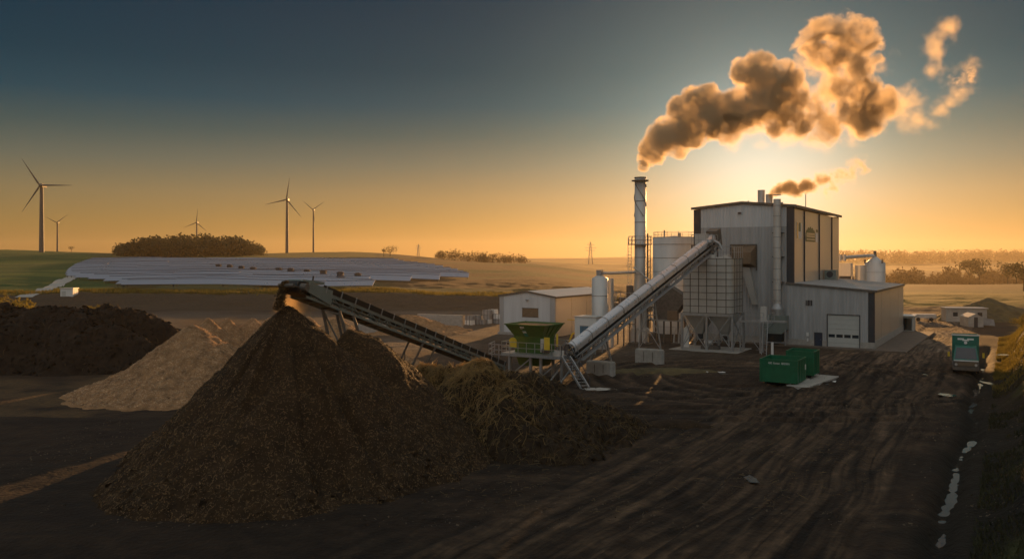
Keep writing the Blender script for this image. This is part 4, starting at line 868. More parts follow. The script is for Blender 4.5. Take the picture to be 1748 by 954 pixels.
MB().box(0, 3.0, 0, 2.4, 1.4, zc_).build('walls', M['white'], o); MB().box(-.08, 3.08, -.08, 2.5, zc_, zc_+.12).build('roof', M['tank'], o)
wo = MB().box(.75, 1.9, -.04, 0, 2.2, 3.5).build('window', M['blueglass'], o); MB().box(.7, 1.95, -.05, -.01, 2.1, 2.2).build('sill', M['tank'], wo); MB().box(.7, 1.95, -.05, -.01, 3.5, 3.6).build('window_head', M['tank'], wo)
m = MB(); [m.box(a_, a_+.15, b__, b__+.15, -.1, 1.4) for a_ in (.1, 2.7) for b__ in (.1, 2.1)]; m.build('support', M['steel'], o)
m = MB(); m.path([(-.8, .3, 0), (-.9, .3, 1.5), (-.5, .3, 2.4), (0, .3, 2.6)], .12); m.beam((-1.2, .3, zc_-.4), (0, .3, zc_-.4), .08); m.build('hose', M['yellow'], o)
# crusher with hopper between chimney and bin
p = D(1118, 560, 116)
o = thing('crusher_unit', 'dark brown crusher unit on a steel deck behind the trestle', 'crusher', (p.x, p.y, 0), PROT)
MB().box(-1.2, 3.6, 0, 3, 3.1, 3.3).build('deck', M['steel'], o)
m = MB(); [m.box(a_, a_+.2, b__, b__+.2, -.1, 3.1) for a_ in (-1.1, 1.2, 3.3) for b__ in (0, 2.7)]; m.build('support', M['rust'], o)
MB().box(-.3, 2.0, .3, 2.3, 3.3, 8).build('housing', M['rust'], o)
MB().prism([(2.0, .3, 4.2), (2.9, .3, 4.2), (2.9, 2.2, 4.2), (2.0, 2.2, 4.2)], [(2.0, .3, 8), (4.6, .3, 6.4), (4.6, 2.2, 6.4), (2.0, 2.2, 8)]).build('feed_chute', M['rust'], o)
MB().box(1.9, 3.4, -.2, .3, 3.3, 4.6).build('gearbox', M['brown'], o); m = MB(); m.path([(-1, -.2, 6.2), (-.1, -.2, 6.2), (.4, -.2, 6.8)], .14); m.path([(-1.4, -.3, 0), (-1.4, -.3, 5.2), (-.3, -.3, 5.2)], .1); m.path([(.7, 0, 9.8), (1.9, 0, 9.8), (2.0, 0, 8.4)], .22); m.build('pipe', M['tank'], o)
for q, (dx, dy, lb) in enumerate(((-3.6, -1, 'pair of pale bent pipes standing below the covered conveyor'), (2.4, -1.4, 'pale bent pipes and flasks under the crusher deck'))):
    oo = thing('pipe_manifold', lb, 'pipework', (p.x+dx, p.y+dy, 0), PROT)
    m = MB()
    for i in range(4): m.path([(i*.7, 0, 0), (i*.7+.1, 0, 1.6), (i*.7+.35, 0, 2.3), (i*.7+.7, .1, 1.9)], .12)
    m.build('pipe', M['tank'], oo); MB().lathe([(.4, 0), (.4, 1.1), (.15, 1.6)], (1.2, .9), 16).build('vessel', M['white'], oo); MB().box(-.3, 2.8, -.3, 1.4, -.1, .15).build('skid', M['rust'], oo)
p = D(1060, 560, 112)
o = thing('steel_platform', 'small railed steel platform between the pale silo and chimney', 'platform', (p.x, p.y, 0), PROT)
MB().box(-1.6, 2.2, 0, 2.2, 5.7, 5.85).build('deck', M['rust'], o); m = MB(); [m.box(a_, a_+.16, b__, b__+.16, -.1, 5.7) for a_ in (-1.5, .3, 2) for b__ in (0, 2)]; m.beam((-1.5, -.02, .3), (.3, -.02, 5), .08); m.beam((-1.5, 0, 3), (2, 0, 3), .12); m.build('support', M['rust'], o)
m = MB(); railing(m, [(-1.6, 2.1, 5.85), (-1.6, .05, 5.85), (2.2, .05, 5.85)], 1.4, .7, .03); m.build('railing', M['steel'], o); MB().tube((.9, 1, 5.9), (.9, 1, 8.2), .5).build('blower', M['rust'], o); MB().box(-.6, .2, .5, 1.4, 5.85, 6.6).build('gearbox', M['rust'], o)
t2 = tank('cone_top_tank', 'cone topped pale tank behind the annex roof', 1493.5, 165, 1.95, 10.9, 3, 1.4)
m = MB(); [m.box(a_-.15, a_+.15, -1.9, -1.6, 10.9, 11.7) for a_ in (-1.6, 1.6)]; m.tube((0, 0, 12.2), (0, 0, 13.4), .3); m.build('roof_fitting', M['rust'], t2)
q = t2.location; m = MB(); e_ = D(1434, 442, 152); m.path([(e_.x, e_.y, 12.0), (q.x-1.2, q.y, 12.4), (q.x, q.y, 13.4-1)], .32, 12); [m.tube(D(1434+k_*7, 440, 152)+Vector((0, 0, -.6)), D(1434+k_*7, 440, 152)+Vector((0, 0, .6)), .3) for k_ in range(2)]
tag(m.build('overhead_pipe', M['tank']), 'thick overhead pipe from the hall to the cone topped tank', 'pipe')
p = D(1446, 560, 152); o = thing('process_box', 'rectangular pale silo box behind the end of the hall', 'process unit', (p.x, p.y, 0), PROT)
MB().box(-1.6, .6, 0, 2.5, 8.6, 11).build('housing', M['tank'], o); MB().prism([(-1.6, 0, 6), (-.9, 0, 5.2), (1, 0, 5.2), (1, 2.5, 5.2), (-.9, 2.5, 5.2), (-1.6, 2.5, 6)], [(-1.6, 0, 8.6), (-1.5, 0, 8.6), (.6, 0, 8.6), (.6, 2.5, 8.6), (-1.5, 2.5, 8.6), (-1.6, 2.5, 8.6)]).build('chute', M['dark'], o)
m = MB(); [m.box(a_, a_+.2, b__, b__+.2, -.1, 8.6) for a_ in (-1.5, .7) for b__ in (0, 2.2)]; m.build('support', M['steel'], o)
MB().tube((2.2, 1, 4), (2.2, 1, 10.6), 1.0).build('cylinder', M['tank'], o)

# ------------------------------------------------------------ the low shed
SR = Vector((6.5, 124, 0)); sw, sdp, szl, szm = 9.9, 21, 6.0, 6.75
o = thing('storage_shed', 'low pale gabled storage shed with one dark window behind the hopper', 'shed', SR, PROT)
wn_ = lambda px_, py_: (0, 0)
m = MB(); xa, xb = -sw+4.1, -sw+7.0; za, zb3 = 2.9, 4.2; f_ = lambda a_: szl+(szm-szl)*(1-abs(a_+sw/2)/(sw/2))-.1
xs = [-sw+.75, xa, -sw/2, xb, -.85]
if xa > -sw/2: xs = [-sw+.75, -sw/2, xa, xb, -.85]
m.add([(-sw+.75, 0, .4), (-.85, 0, .4), (-.85, 0, za), (-sw+.75, 0, za)], [(0, 1, 2, 3)]); m.add([(-sw+.75, 0, za), (xa, 0, za), (xa, 0, zb3), (-sw+.75, 0, zb3)], [(0, 1, 2, 3)]); m.add([(xb, 0, za), (-.85, 0, za), (-.85, 0, zb3), (xb, 0, zb3)], [(0, 1, 2, 3)])
m.add([(-sw+.75, 0, zb3), (-.85, 0, zb3), (-.85, 0, f_(-.85)), (-sw/2, 0, f_(-sw/2)), (-sw+.75, 0, f_(-sw+.75))], [(0, 1, 2, 3, 4)])
m.box(-sw, -sw+.1, .1, sdp, 0, szl-.1); m.box(-sw, 0, sdp-.1, sdp, 0, szl-.1); m.build('wall', M['cladlight'], o)
m = MB(); m.box(-sw-.02, -sw+.75, -.06, .2, .4, szl); m.box(-.85, .02, -.06, .2, .4, szl); m.build('corner_panel', M['clad'], o)
m = MB(); m.box(-sw-.3, .2, -.15, .1, -.3, .4); m.build('plinth', M['concrete'], o)
wo = MB().box(xa, xb, .08, .1, za, zb3).build('window', M['brown'], o); m = MB(); m.box(xa-.06, xb+.06, -.03, .08, zb3, zb3+.07); m.box(xa-.06, xb+.06, -.03, .08, za-.07, za); m.build('frame', M['dark'], wo)
for i in range(4): MB().box(-.1, .02, .2+i*5.2+.05, .2+(i+1)*5.2-.05, 0, szl-.15).build('side_panel', M['smooth'], o)
m = MB()
for (a_, za_, b__, zb4) in ((-sw-.2, szl-.03, -sw/2, szm), (-sw/2, szm, .2, szl-.03)): m.prism([(a_, -.2, za_), (b__, -.2, zb4), (b__, -.2, zb4+.14), (a_, -.2, za_+.14)], [(a_, sdp, za_), (b__, sdp, zb4), (b__, sdp, zb4+.14), (a_, sdp, za_+.14)])
rf = m.build('roof', M['roof'], o); m = MB(); m.beam((-sw-.2, -.22, szl+.04), (-sw/2, -.22, szm+.07), .05, .24); m.beam((-sw/2, -.22, szm+.07), (.2, -.22, szl+.04), .05, .24); m.box(.2, .26, -.2, sdp, szl-.15, szl+.12); m.build('roof_trim', M['rust'], rf)
m = MB(); m.box(-sw/2-.1, -sw/2+.3, -.3, 0, 5.4, 5.6); m.build('lamp', M['steel'], o)

# ------------------------------------------------------------ green containers
def container(label, p_, w, d, h, zf, txt):
    o = thing('waste_container', label, 'container', (p_.x, p_.y, 0), PROT, 'green waste containers')
    m = MB(); t = .06
    m.box(-w, 0, 0, t, zf, zf+h); m.box(-w, 0, d-t, d, zf, zf+h); m.box(-w, -w+t, t, d-t, zf, zf+h); m.box(-t, 0, t, d-t, zf, zf+h); m.box(-w+t, -t, t, d-t, zf, zf+.08)
    sh = m.build('shell', M['dgreen'], o)
    m = MB(); m.box(-w-.04, .04, -.05, .05, zf+h-.1, zf+h+.02); m.box(-w-.04, .04, d-.05, d+.05, zf+h-.1, zf+h+.02); m.box(-.05, .05, .05, d-.05, zf+h-.1, zf+h+.02); m.box(-w-.05, -w+.05, .05, d-.05, zf+h-.1, zf+h+.02)
    m.box(-w-.03, -w+.08, -.05, -.0, zf, zf+h-.1); m.box(-.08, .05, -.05, -.0, zf, zf+h-.1); m.box(-w+.08, -.08, -.035, 0, zf+h-.62, zf+h-.55); m.box(-w-.02, .02, -.04, 0, zf-.02, zf+.1)
    for i in range(1, 4): m.box(0, .05, d*i/4-.05, d*i/4+.05, zf, zf+h-.1)
    m.build('rib_frame', M['dgreen'], o)
    m = MB()
    for x_ in (-w+.5, -.5): m.box(x_-.09, x_+.09, .1, d-.1, zf-.22, zf-.02)
    for x_ in (-w+.5, -.5): m.tube((x_-.15, .5, .16), (x_+.15, .5, .16), .16)
    m.build('skid_rail', M['black'], o)
    if txt:
        cu = bpy.data.curves.new('lettering', 'FONT'); cu.body = 'ABG  Kersten   BEDORN'; cu.size = .27; cu.extrude = .004
        to = bpy.data.objects.new('lettering', cu); dg = bpy.context.evaluated_depsgraph_get(); COL.objects.link(to); bpy.context.view_layer.update()
        me = bpy.data.meshes.new_from_object(to.evaluated_get(bpy.context.evaluated_depsgraph_get())); COL.objects.unlink(to)
        me.materials.clear(); me.materials.append(M['letter']); l_ = bpy.data.objects.new('lettering', me); lnk(l_); l_.parent = sh
        wx = max(v.co.x for v in me.vertices); l_.scale = (1.95/wx, 1, 1); l_.rotation_euler = (R(90), 0, 0); l_.location = (-w+.78, -.012, zf+h-.42)
    return o
cw, chh = 3.45, 2.12
p = G(1361, 659.5); c1_ = container('larger dark green open waste container with white lettering', p, cw, 3.7, chh, .25, True)
p2 = p+Vector((EY.x, EY.y, 0))*4.9+Vector((EX.x, EX.y, 0))*.45
c2_ = container('smaller green container standing behind the lettered one', p2, 2.6, 2.8, 2.3, .45, False)
o = c1_; MB().box(.0, .05, 3.2, 3.45, 1.2, 1.7).build('notice_plate', M['white'], c1_)
slab('container_slab', [p+Vector((PW(-.9, -.4)-PW(0, 0))), p+Vector((PW(1.1, -1.0)-PW(0, 0))), p+Vector((PW(2.2, 8.2)-PW(0, 0))), p+Vector((PW(-.2, 8.6)-PW(0, 0)))], .12)
def scrap(label, px_, py_, w, h):
    p_ = G(px_, py_); o_ = thing('litter_scrap', label, 'litter', (p_.x, p_.y, tz(p_.x, p_.y)), random.random()*3, 'pale litter scraps on the mud')
    pts = [(w*(.5+.5*random.random())*math.cos(t_), h*(.5+.5*random.random())*math.sin(t_), .02+.12*random.random()) for t_ in np.linspace(0, 5.6, 8)]
    MB().prism([(q_[0], q_[1], q_[2]-.03) for q_ in pts], pts).build('sheet', M['white'], o_)
for a_ in (('crumpled pale scrap between the container and the concrete blocks', 1232, 637, .5, .35), ('small pale scrap lying beside the crumpled one', 1207, 636, .2, .15), ('pale scrap on dark mud past the container slab', 1424, 652, .28, .25), ('tiny scrap near the edge of the container slab', 1398, 656, .12, .12)): scrap(*a_)

# ------------------------------------------------------------ concrete walls, stacked goods, far sheds
def wallblock(label, pxa, pya, pxb, pyb, ztop, group='low concrete bay walls'):
    pa, pb = G(pxa, pya), G(pxb, pyb); d = pb-pa; L_ = d.length; o_ = thing('bay_wall', label, 'concrete wall', pa, math.atan2(d.y, d.x), group)
    for i in range(max(2, int(L_/3))):
        n_ = max(2, int(L_/3)); MB().box(L_*i/n_+.02, L_*(i+1)/n_-.02, 0, .6, -.3, ztop).build('wall_element', M['concrete'], o_)
    MB().box(0, L_, .05, .55, ztop, ztop+.06).build('coping', M['concrete'], o_)
wallblock('pale concrete bay wall showing under the belt conveyor', 608, 571, 682, 568, 2.4)
wallblock('pale concrete bay wall standing clear beyond the belt conveyor', 712, 558, 788, 561, 2.2)
bale = None
for i, (px_, py_, n_) in enumerate(((802, 554, 2), (813, 553, 2), (823, 553, 1), (832, 552, 3), (842, 551, 3), (851, 552, 2))):
    for k in range(n_):
        p_ = G(px_, py_); o_ = thing('wrapped_bale', 'grey wrapped bale in the hazy stacks beside the low shed', 'bale', (p_.x, p_.y, k*.85), PROT, 'stacked wrapped bales')
        MB().prism(loop(-.7, .7, -.6, .6, 0), loop(-.68, .66, -.58, .6, .8)).build('wrap', M['white'] if (i+k) % 3 == 0 else M['fabric'], o_)
        m = MB(); [m.box(x_-.04, x_+.04, -.63, .63, .0, .83) for x_ in (-.35, .35)]; m.build('strap', M['dark'], o_)
p = G(1615, 549); o = thing('site_office', 'long low pale site office near the grassy mound', 'site office', p, R(-12))
MB().box(0, 7, 0, 3, 0, 2.5).build('walls', M['offwhite'], o); MB().box(-.2, 7.2, -.2, 3.2, 2.5, 2.65).build('roof', M['roof'], o)
for x_ in (1.2, 3.4, 5.4): w_ = MB().box(x_, x_+.8, -.03, 0, 1.0, 1.8).build('window', M['glass'], o); MB().box(x_-.05, x_+.85, -.06, -.03, .92, 1).build('sill', M['white'], w_)
p = G(1653, 558); o = thing('white_tent', 'small white gabled tent shelter beside the site office', 'tent', p, R(-12))
m = MB(); m.prism([(0, 0, 0), (2.4, 0, 0), (2.4, 0, 1.7), (1.2, 0, 2.3), (0, 0, 1.7)], [(0, 4.5, 0), (2.4, 4.5, 0), (2.4, 4.5, 1.7), (1.2, 4.5, 2.3), (0, 4.5, 1.7)]); m.build('canvas', M['offwhite'], o); MB().box(.9, 1.5, -.03, 0, 0, 1.7).build('opening', M['dark'], o); m = MB(); m.prism([(2.4, .5, .3), (4.4, .5, .2), (4.2, .5, 1.3), (2.4, .5, 1.7)], [(2.4, 3.5, .3), (4.4, 3.5, .2), (4.2, 3.5, 1.3), (2.4, 3.5, 1.7)]); m.build('side_awning', M['fabric'], o)
p = G(1560, 548); o = thing('low_trailer', 'low pale flatbed trailer parked past the annex end', 'trailer', p, R(-10))
MB().box(0, 4, 0, 2, .6, 1.3).build('bed', M['tank'], o)
for x_ in (.8, 3.1): MB().tube((x_, -.05, .35), (x_, .2, .35), .35).build('wheel', M['black'], o)
p = G(102, 502); p = D(103, 500, 196); o = thing('transformer_cabin', 'small white transformer cabin beside the field road', 'cabin', (p.x, p.y, tz(p.x, p.y)), 0)
MB().box(0, 3.0, 0, 2.4, -1.5, 1.9).build('walls', M['white'], o); MB().box(-.15, 3.15, -.15, 2.55, 1.9, 2.05).build('roof', M['tank'], o); MB().box(.3, 1.3, -.04, 0, -.8, 1.3).build('door', M['gate'], o)
# mounds
def f_md(x, y): r = np.hypot(x/11, y/8); return 4.2*(1-r**1.1)+fbm(x/1.6, y/1.6, 4, 97)*.45-.1
p = G(1718, 549); heap('earth_mound', 'dark grassy earth mound behind the site office', 'earth mound', p.x, p.y+6, f_md, (-14, 14, -11, 11), .3, 'mound')

# ------------------------------------------------------------ lorry on the track
p = G(1649, 638); o = thing('lorry', 'green tipper lorry facing up the muddy track beside the ditch', 'lorry', p, R(-28))
w = 1.18
MB().prism([(-w, 0, .75), (w, 0, .75), (w, 0, 1.35), (-w, 0, 1.35)], [(-w, 2.0, .75), (w, 2.0, .75), (w, 2.0, 1.35), (-w, 2.0, 1.35)]).build('cab', M['rust'], o)
cabu = MB().prism(loop(-w, w, .0, 2.0, 1.35), loop(-w*.82, w*.82, .75, 2.0, 2.75)).build('windscreen_cab', M['lorry'], o)
m = MB(); q = lambda u_, v_: Vector((-w, -.02, 1.35)).lerp(Vector((w, -.02, 1.35)), u_).lerp(Vector((-w*.82, .73, 2.75)).lerp(Vector((w*.82, .73, 2.75)), u_), v_); m.add([q(.06, .12), q(.94, .12), q(.94, .92), q(.06, .92)], [(0, 1, 2, 3)]); m.build('windscreen', M['glass'], cabu)
MB().box(-w*.95, w*.95, -.12, -.0, 1.3, 1.42).build('sun_strip', M['white'], o)
MB().box(-w*.85, w*.85, -.05, .0, .85, 1.22).build('grille', M['brown'], o)
MB().box(-w, w, -.18, .0, .38, .72).build('bumper', M['rust'], o)
for x_ in (-.9, .9): MB().tube((x_, -.22, .95), (x_, -.05, .95), .13).build('headlight', M['tank'], o)
for x_ in (-1, 1): a_ = MB().beam((x_*w, .4, 2.0), (x_*(w+.4), .3, 2.0), .05).build('mirror_arm', M['dark'], o); MB().box(x_*(w+.4)-.1, x_*(w+.4)+.1, .25, .32, 1.7, 2.2).build('mirror', M['yellow'], a_)
m = MB(); m.box(-1.25, 1.25, 2.3, 2.4, 1.1, 3.75); m.box(-1.25, -1.18, 2.4, 7.2, 1.1, 3.6); m.box(1.18, 1.25, 2.4, 7.2, 1.1, 3.6); m.box(-1.18, 1.18, 7.1, 7.2, 1.1, 3.6); m.box(-1.18, 1.18, 2.4, 7.1, 1.1, 1.2)
bo = m.build('tipper_body', M['lorry'], o); MB().box(-1.3, 1.3, 2.25, 2.45, 3.75, 3.87).build('top_rail', M['white'], bo)
m = MB(); m.box(-.75, -.15, 2.27, 2.29, 3.3, 3.48); m.box(.15, .75, 2.27, 2.29, 3.3, 3.48); m.box(-.3, .3, 2.26, 2.28, 3.2, 3.36); m.tube((0, 2.24, 3.02), (0, 2.28, 3.02), .16); m.build('emblem', M['letter'], bo)
MB().box(-.45, .45, 1.8, 7, .6, .95).build('chassis', M['black'], o)
for y_ in (.9, 5.0, 6.2):
    for x_ in (-1.05, 1.05): wh = MB().tube((x_-.14, y_, .5), (x_+.14, y_, .5), .5, n=22).build('wheel', M['black'], o); MB().tube((x_-.16, y_, .5), (x_+.16, y_, .5), .22).build('rim', M['steel'], wh)

# ------------------------------------------------------------ wind turbines
def blade(mb, ang, L_, hub, yoff=0):
    d_ = Vector((math.sin(ang), 0, math.cos(ang))); n_ = Vector((math.cos(ang), 0, -math.sin(ang))); yv = Vector((0, 1, 0)); P = []
    st_ = [(0, .5, .5), (.12, 1.15, .35), (.3, .9, .22), (.6, .6, .12), (1, .12, .04)]; r_ = L_/28.
    for t_, wd_, th_ in st_: c_ = hub+d_*L_*t_; P.append([c_-n_*wd_*r_*.9, c_-yv*th_*r_, c_+n_*wd_*r_*.9*.7, c_+yv*th_*r_])
    for i in range(4): mb.add(P[i]+P[i+1], [(k_, (k_+1) % 4, 4+(k_+1) % 4, 4+k_) for k_ in range(4)], True)
    mb.add(P[4], [(0, 1, 2, 3)])
def turbine(label, px_, py_hub, Yd, tip, angs):
    hb = D(px_, py_hub, Yd); L_ = tip*Yd/FP; g_ = tz(hb.x, hb.y); o_ = thing('wind_turbine', label, 'wind turbine', (hb.x, hb.y, g_), 0, 'wind turbines on the ridge')
    hh_ = hb.z-g_; k_ = L_/25.
    MB().tube((0, 0, -1), (0, 0, hh_), 1.9*k_, 1.2*k_, n=20).build('tower', M['turbine'], o_)
    MB().box(-1.3*k_, 1.3*k_, -1.5*k_, 5*k_, hh_-1.2*k_, hh_+1.4*k_).build('nacelle', M['turbine'], o_)
    MB().tube((0, -3.2*k_, hh_), (0, -1.5*k_, hh_), .6*k_, 1.5*k_).build('hub', M['turbine'], o_)
    for a_ in angs: m_ = MB(); blade(m_, R(a_), L_, Vector((0, -2.4*k_, hh_))); m_.build('blade', M['turbine'], o_)
turbine('tallest wind turbine, with one blade pointing level, past the green field', 71, 317, 600, 55, (-34, 90, 214))
turbine('small wind turbine just beside the tallest one', 98, 380, 950, 23, (-63, 55, 175))
turbine('wind turbine rising behind the dark wood', 336, 380, 900, 24, (6, 248, 130))
turbine('taller turbine of the pair on the bare ridge', 490, 341, 640, 38, (8, 257, 140))
turbine('shorter turbine of the pair on the bare ridge', 535, 358, 760, 23, (-50, 55, 173))
# pylons
def pylon(label, px_, ytop, Yd, zz=None):
    t_ = D(px_, ytop, Yd); g_ = tz(t_.x, t_.y); h = t_.z-g_; o_ = thing('power_pylon', label, 'pylon', (t_.x, t_.y, g_), 0, 'electricity pylons'); m = MB(); b_ = h*.1
    for sx_ in (-1, 1):
        for sy_ in (-1, 1): m.beam((sx_*b_, sy_*b_, -1), (sx_*b_*.12, sy_*b_*.12, h), h*.016)
    for i in range(7):
        f0, f1 = i/7, (i+1)/7; w0_, w1_ = b_*(1-.88*f0), b_*(1-.88*f1); m.beam((-w0_, -w0_, h*f0), (w1_, -w1_, h*f1), h*.01); m.beam((w0_, -w0_, h*f0), (-w1_, -w1_, h*f1), h*.01)
    m.build('mast', M['steel'], o_)
    for q_, w_ in ((.62, .2), (.75, .26), (.88, .17)): MB().beam((-h*w_, 0, h*q_), (h*w_, 0, h*q_), h*.018).build('cross_arm', M['steel'], o_)
pylon('larger lattice pylon in the haze between shed and chimney', 1008, 413, 1500)
pylon('smaller lattice pylon on the ridge past the turbines', 714, 417, 800)

# ------------------------------------------------------------ solar field
solar = None; ys_ = np.arange(222, 432, 11)
for i, yy in enumerate(ys_):
    t_ = (yy-222)/210
    pl_ = 205-95*ss(0, .28, np.array(t_))+40*ss(.3, 1, np.array(t_)); pr = 636-4*i if t_ < .12 else (700 if t_ < .2 else (750 if t_ < .28 else 800-130*ss(.3, 1, np.array(t_))))
    xa, xb = float((pl_-CX)*yy/FP), float((pr-CX)*yy/FP); nseg = max(4, int((xb-xa)/12)); o_ = thing('solar_panel_row', 'long row of tilted solar panels in the field below the ridge', 'solar panels', (xa, yy, 0), 0, 'rows of solar panels')
    m = MB(); s_ = MB(); hh_ = 4.4; al = MB()
    for k in range(nseg):
        u0, u1 = (xb-xa)*k/nseg, (xb-xa)*(k+1)/nseg; g0 = tz(xa+u0, yy); g1 = tz(xa+u1, yy); tl = R(19+2.2*(vn(np.array([k*.9+i*5.1]), np.array([i*3.3]))[0]-.5)*2)
        e = [(u0, 0, g0+.7), (u1, 0, g1+.7), (u1, hh_*math.cos(tl), g1+.7+hh_*math.sin(tl)), (u0, hh_*math.cos(tl), g0+.7+hh_*math.sin(tl))]
        m.prism([(v_[0], v_[1], v_[2]-.06) for v_ in e], e); al.beam(Vector(e[3])+Vector((0, .05, .03)), Vector(e[2])+Vector((0, .05, .03)), .1, .14); al.beam(Vector(e[0])+Vector((0, -.05, 0)), Vector(e[1])+Vector((0, -.05, 0)), .08, .1); s_.box(u0+.5, u0+.65, .5, .65, g0-.5, g0+.75); s_.box(u1-.65, u1-.5, 2.8, 2.95, g1-.5, g1+1.5); s_.box(u0+.5, u0+.65, 2.8, 2.95, g0-.5, g0+1.5)
    m.build('panel_table', M['pv'], o_); al.build('frame', M['dark'], o_); s_.build('support_posts', M['dark'], o_)
for i, (px_, py_) in enumerate(((372, 452), (391, 453), (411, 455), (431, 457), (475, 458), (495, 459), (523, 461), (551, 463), (580, 465), (610, 467))):  # dark humps added for the shadow gaps between panel rows
    yy = min(range(240, 430, 2), key=lambda q_: abs(tz((px_-CX)*q_/FP, q_)+2.6-(CH-(py_-CY)*q_/FP))); xx = (px_-CX)*yy/FP; g_ = tz(xx, yy)
    o_ = thing('gap_shade_hump', 'small dark hump added for a shadow gap among the solar panels', 'dark hump', (xx, yy, g_), 0, 'dark humps for shadow gaps in the solar field')
    MB().box(-.9, .9, 0, 1.6, -.3, 2.5).build('walls', M['gapshade'], o_); MB().prism([(-1.3, -.2, 2.5), (1.3, -.2, 2.5), (.4, -.2, 2.9), (-.4, -.2, 2.9)], [(-1.3, 1.8, 2.5), (1.3, 1.8, 2.5), (.4, 1.8, 2.9), (-.4, 1.8, 2.9)]).build('roof', M['gapshade'], o_)
# field road
pts = [(40, 196, 5), (70, 206, 5), (100, 240, 5), (135, 300, 5), (165, 380, 5), (178, 450, 4)]
m = MB(); Lp = []; Rp = []
for i in range(60):
    t_ = i/59*(len(pts)-1); k = min(int(t_), len(pts)-2); f_ = t_-k; px_ = pts[k][0]*(1-f_)+pts[k+1][0]*f_; yy = pts[k][1]*(1-f_)+pts[k+1][1]*f_; xx = (px_-CX)*yy/FP
    Lp.append((xx-2.2, yy, tz(xx-2.2, yy)+.12)); Rp.append((xx+2.2, yy, tz(xx+2.2, yy)+.12))
m.add(Lp+Rp, [(i, 60+i, 61+i, i+1) for i in range(59)]); tag(m.build('field_road', M['concrete']), kind='structure')

# ------------------------------------------------------------ trees
def crown(V, rg, c_, r, n, s_, sz=.8):
    d_ = rg.normal(size=(n, 3)); d_ /= np.linalg.norm(d_, axis=1)[:, None]; rad = r*(.45+.6*rg.rand(n)**.6)*(1+.25*np.sin(d_[:, 0]*5+c_[0])*np.sin(d_[:, 2]*4+c_[1])); P = np.array(c_)+d_*rad[:, None]*np.array([1, 1, sz])
    a = rg.normal(size=(n, 3)); a /= np.linalg.norm(a, axis=1)[:, None]; b = np.cross(a, rg.normal(size=(n, 3))); b /= np.linalg.norm(b, axis=1)[:, None]; a *= s_; b *= s_*.7
    V.append(np.stack([P-a, P-b, P+a, P+b], 1).reshape(-1, 3))
def tree(label, px_, Yd, h, wd, seed, group, base=None, n=500, name='tree'):
    rg = np.random.RandomState(seed); x_ = (px_-CX)*Yd/FP; g_ = tz(x_, Yd); o_ = thing(name, label, 'tree', (x_, Yd, g_), 0, group)
    m = MB(); m.tube((0, 0, -.3), (0, 0, h*.45), h*.035, h*.02, n=8); ends = []
    for i in range(6): a_ = i*1.05+rg.rand(); e_ = (wd*.35*math.cos(a_), wd*.35*math.sin(a_), h*(.55+.3*rg.rand())); m.tube((0, 0, h*.35), e_, h*.015, h*.006, n=6); ends.append(e_)
    m.build('trunk', M['bark'], o_); V = []
    for e_ in ends+[(0, 0, h*.75)]: crown(V, rg, e_, wd*.3, n//7, h*.035)
    V = np.concatenate(V); np_mesh('crown', V, np.arange(len(V)).reshape(-1, 4), M['leaf'], o_, smooth=False)
tree('round bare-looking tree on the ridge past the solar field', 666, 560, 7, 9, 1, 'trees on the ridge')
tree('thin small tree at the edge of the round ridge tree', 655, 560, 6, 2.5, 2, 'trees on the ridge', n=200)
tree('lone small tree on the skyline past the twin turbines by the green field', 122, 640, 5, 4, 3, 'trees on the ridge', n=250)
tree('dark tree at the rim of the hazy valley field', 1748, 420, 16, 13, 4, 'valley trees')
for i, (px_, yy, h) in enumerate(((1672, 820, 28), (1655, 840, 31), (1720, 800, 25), (1735, 805, 23))): tree(('tall double tree', 'highest tree', 'broad tree', 'small tree')[i]+' standing out of the misty tree belt', px_, yy, h, 17, 10+i, 'misty belt trees')
def wood(name, label, spec, leaf, seed, mt='leaf'):
    rg = np.random.RandomState(seed); V = []
    for x_, y_, h in spec: g_ = tz(x_, y_); crown(V, rg, (x_, y_, g_+h*.62), h*.42, leaf, h*.07, 1.0); crown(V, rg, (x_+rg.normal()*2, y_, g_+h*.3), h*.4, leaf//2, h*.08, 1.0)
    V = np.concatenate(V); tag(np_mesh(name, V, np.arange(len(V)).reshape(-1, 4), M[mt], smooth=False), label, 'woodland', kind='stuff')
rg = np.random.RandomState(5); sp = []
for i in range(230):
    t_ = rg.rand(); px_ = 200+248*t_; yy = 560+70*rg.rand(); env = min(1, (t_+.03)*6)*min(1, (1.03-t_)*5); sp.append(((px_-CX)*yy/FP, yy, (9.5+3.5*math.sin(t_*3))*(.55+.45*env)*(.7+.5*rg.rand())))
wood('woodland', 'dark dense wood on the ridge beneath the turbines', sp, 90, 5)
sp = [];
for i in range(110): px_ = 745+155*rg.rand(); yy = 600+120*rg.rand(); sp.append(((px_-CX)*yy/FP, yy, 3.5+5*rg.rand()))
wood('woodland', 'broken line of hazy trees along the skyline behind the brown field', sp, 50, 6, 'bare')
sp = []
for i in range(420): px_ = 1480+330*rg.rand(); yy = 820+420*rg.rand()**1.3; sp.append(((px_-CX)*yy/FP, yy, (13+9*rg.rand())*(.75+.35*math.sin(px_/17)*math.sin(px_/7+2))))
wood('woodland', 'misty tree belt in the valley behind the annex', sp, 60, 7, 'bare')
sp = []
for i in range(420): px_ = 1380+460*rg.rand(); yy = 2500+500*rg.rand(); sp.append(((px_-CX)*yy/FP, yy, 24+14*rg.rand()))
wood('woodland', 'far pale forest ridge on the skyline behind the valley', sp, 40, 8, 'bare')
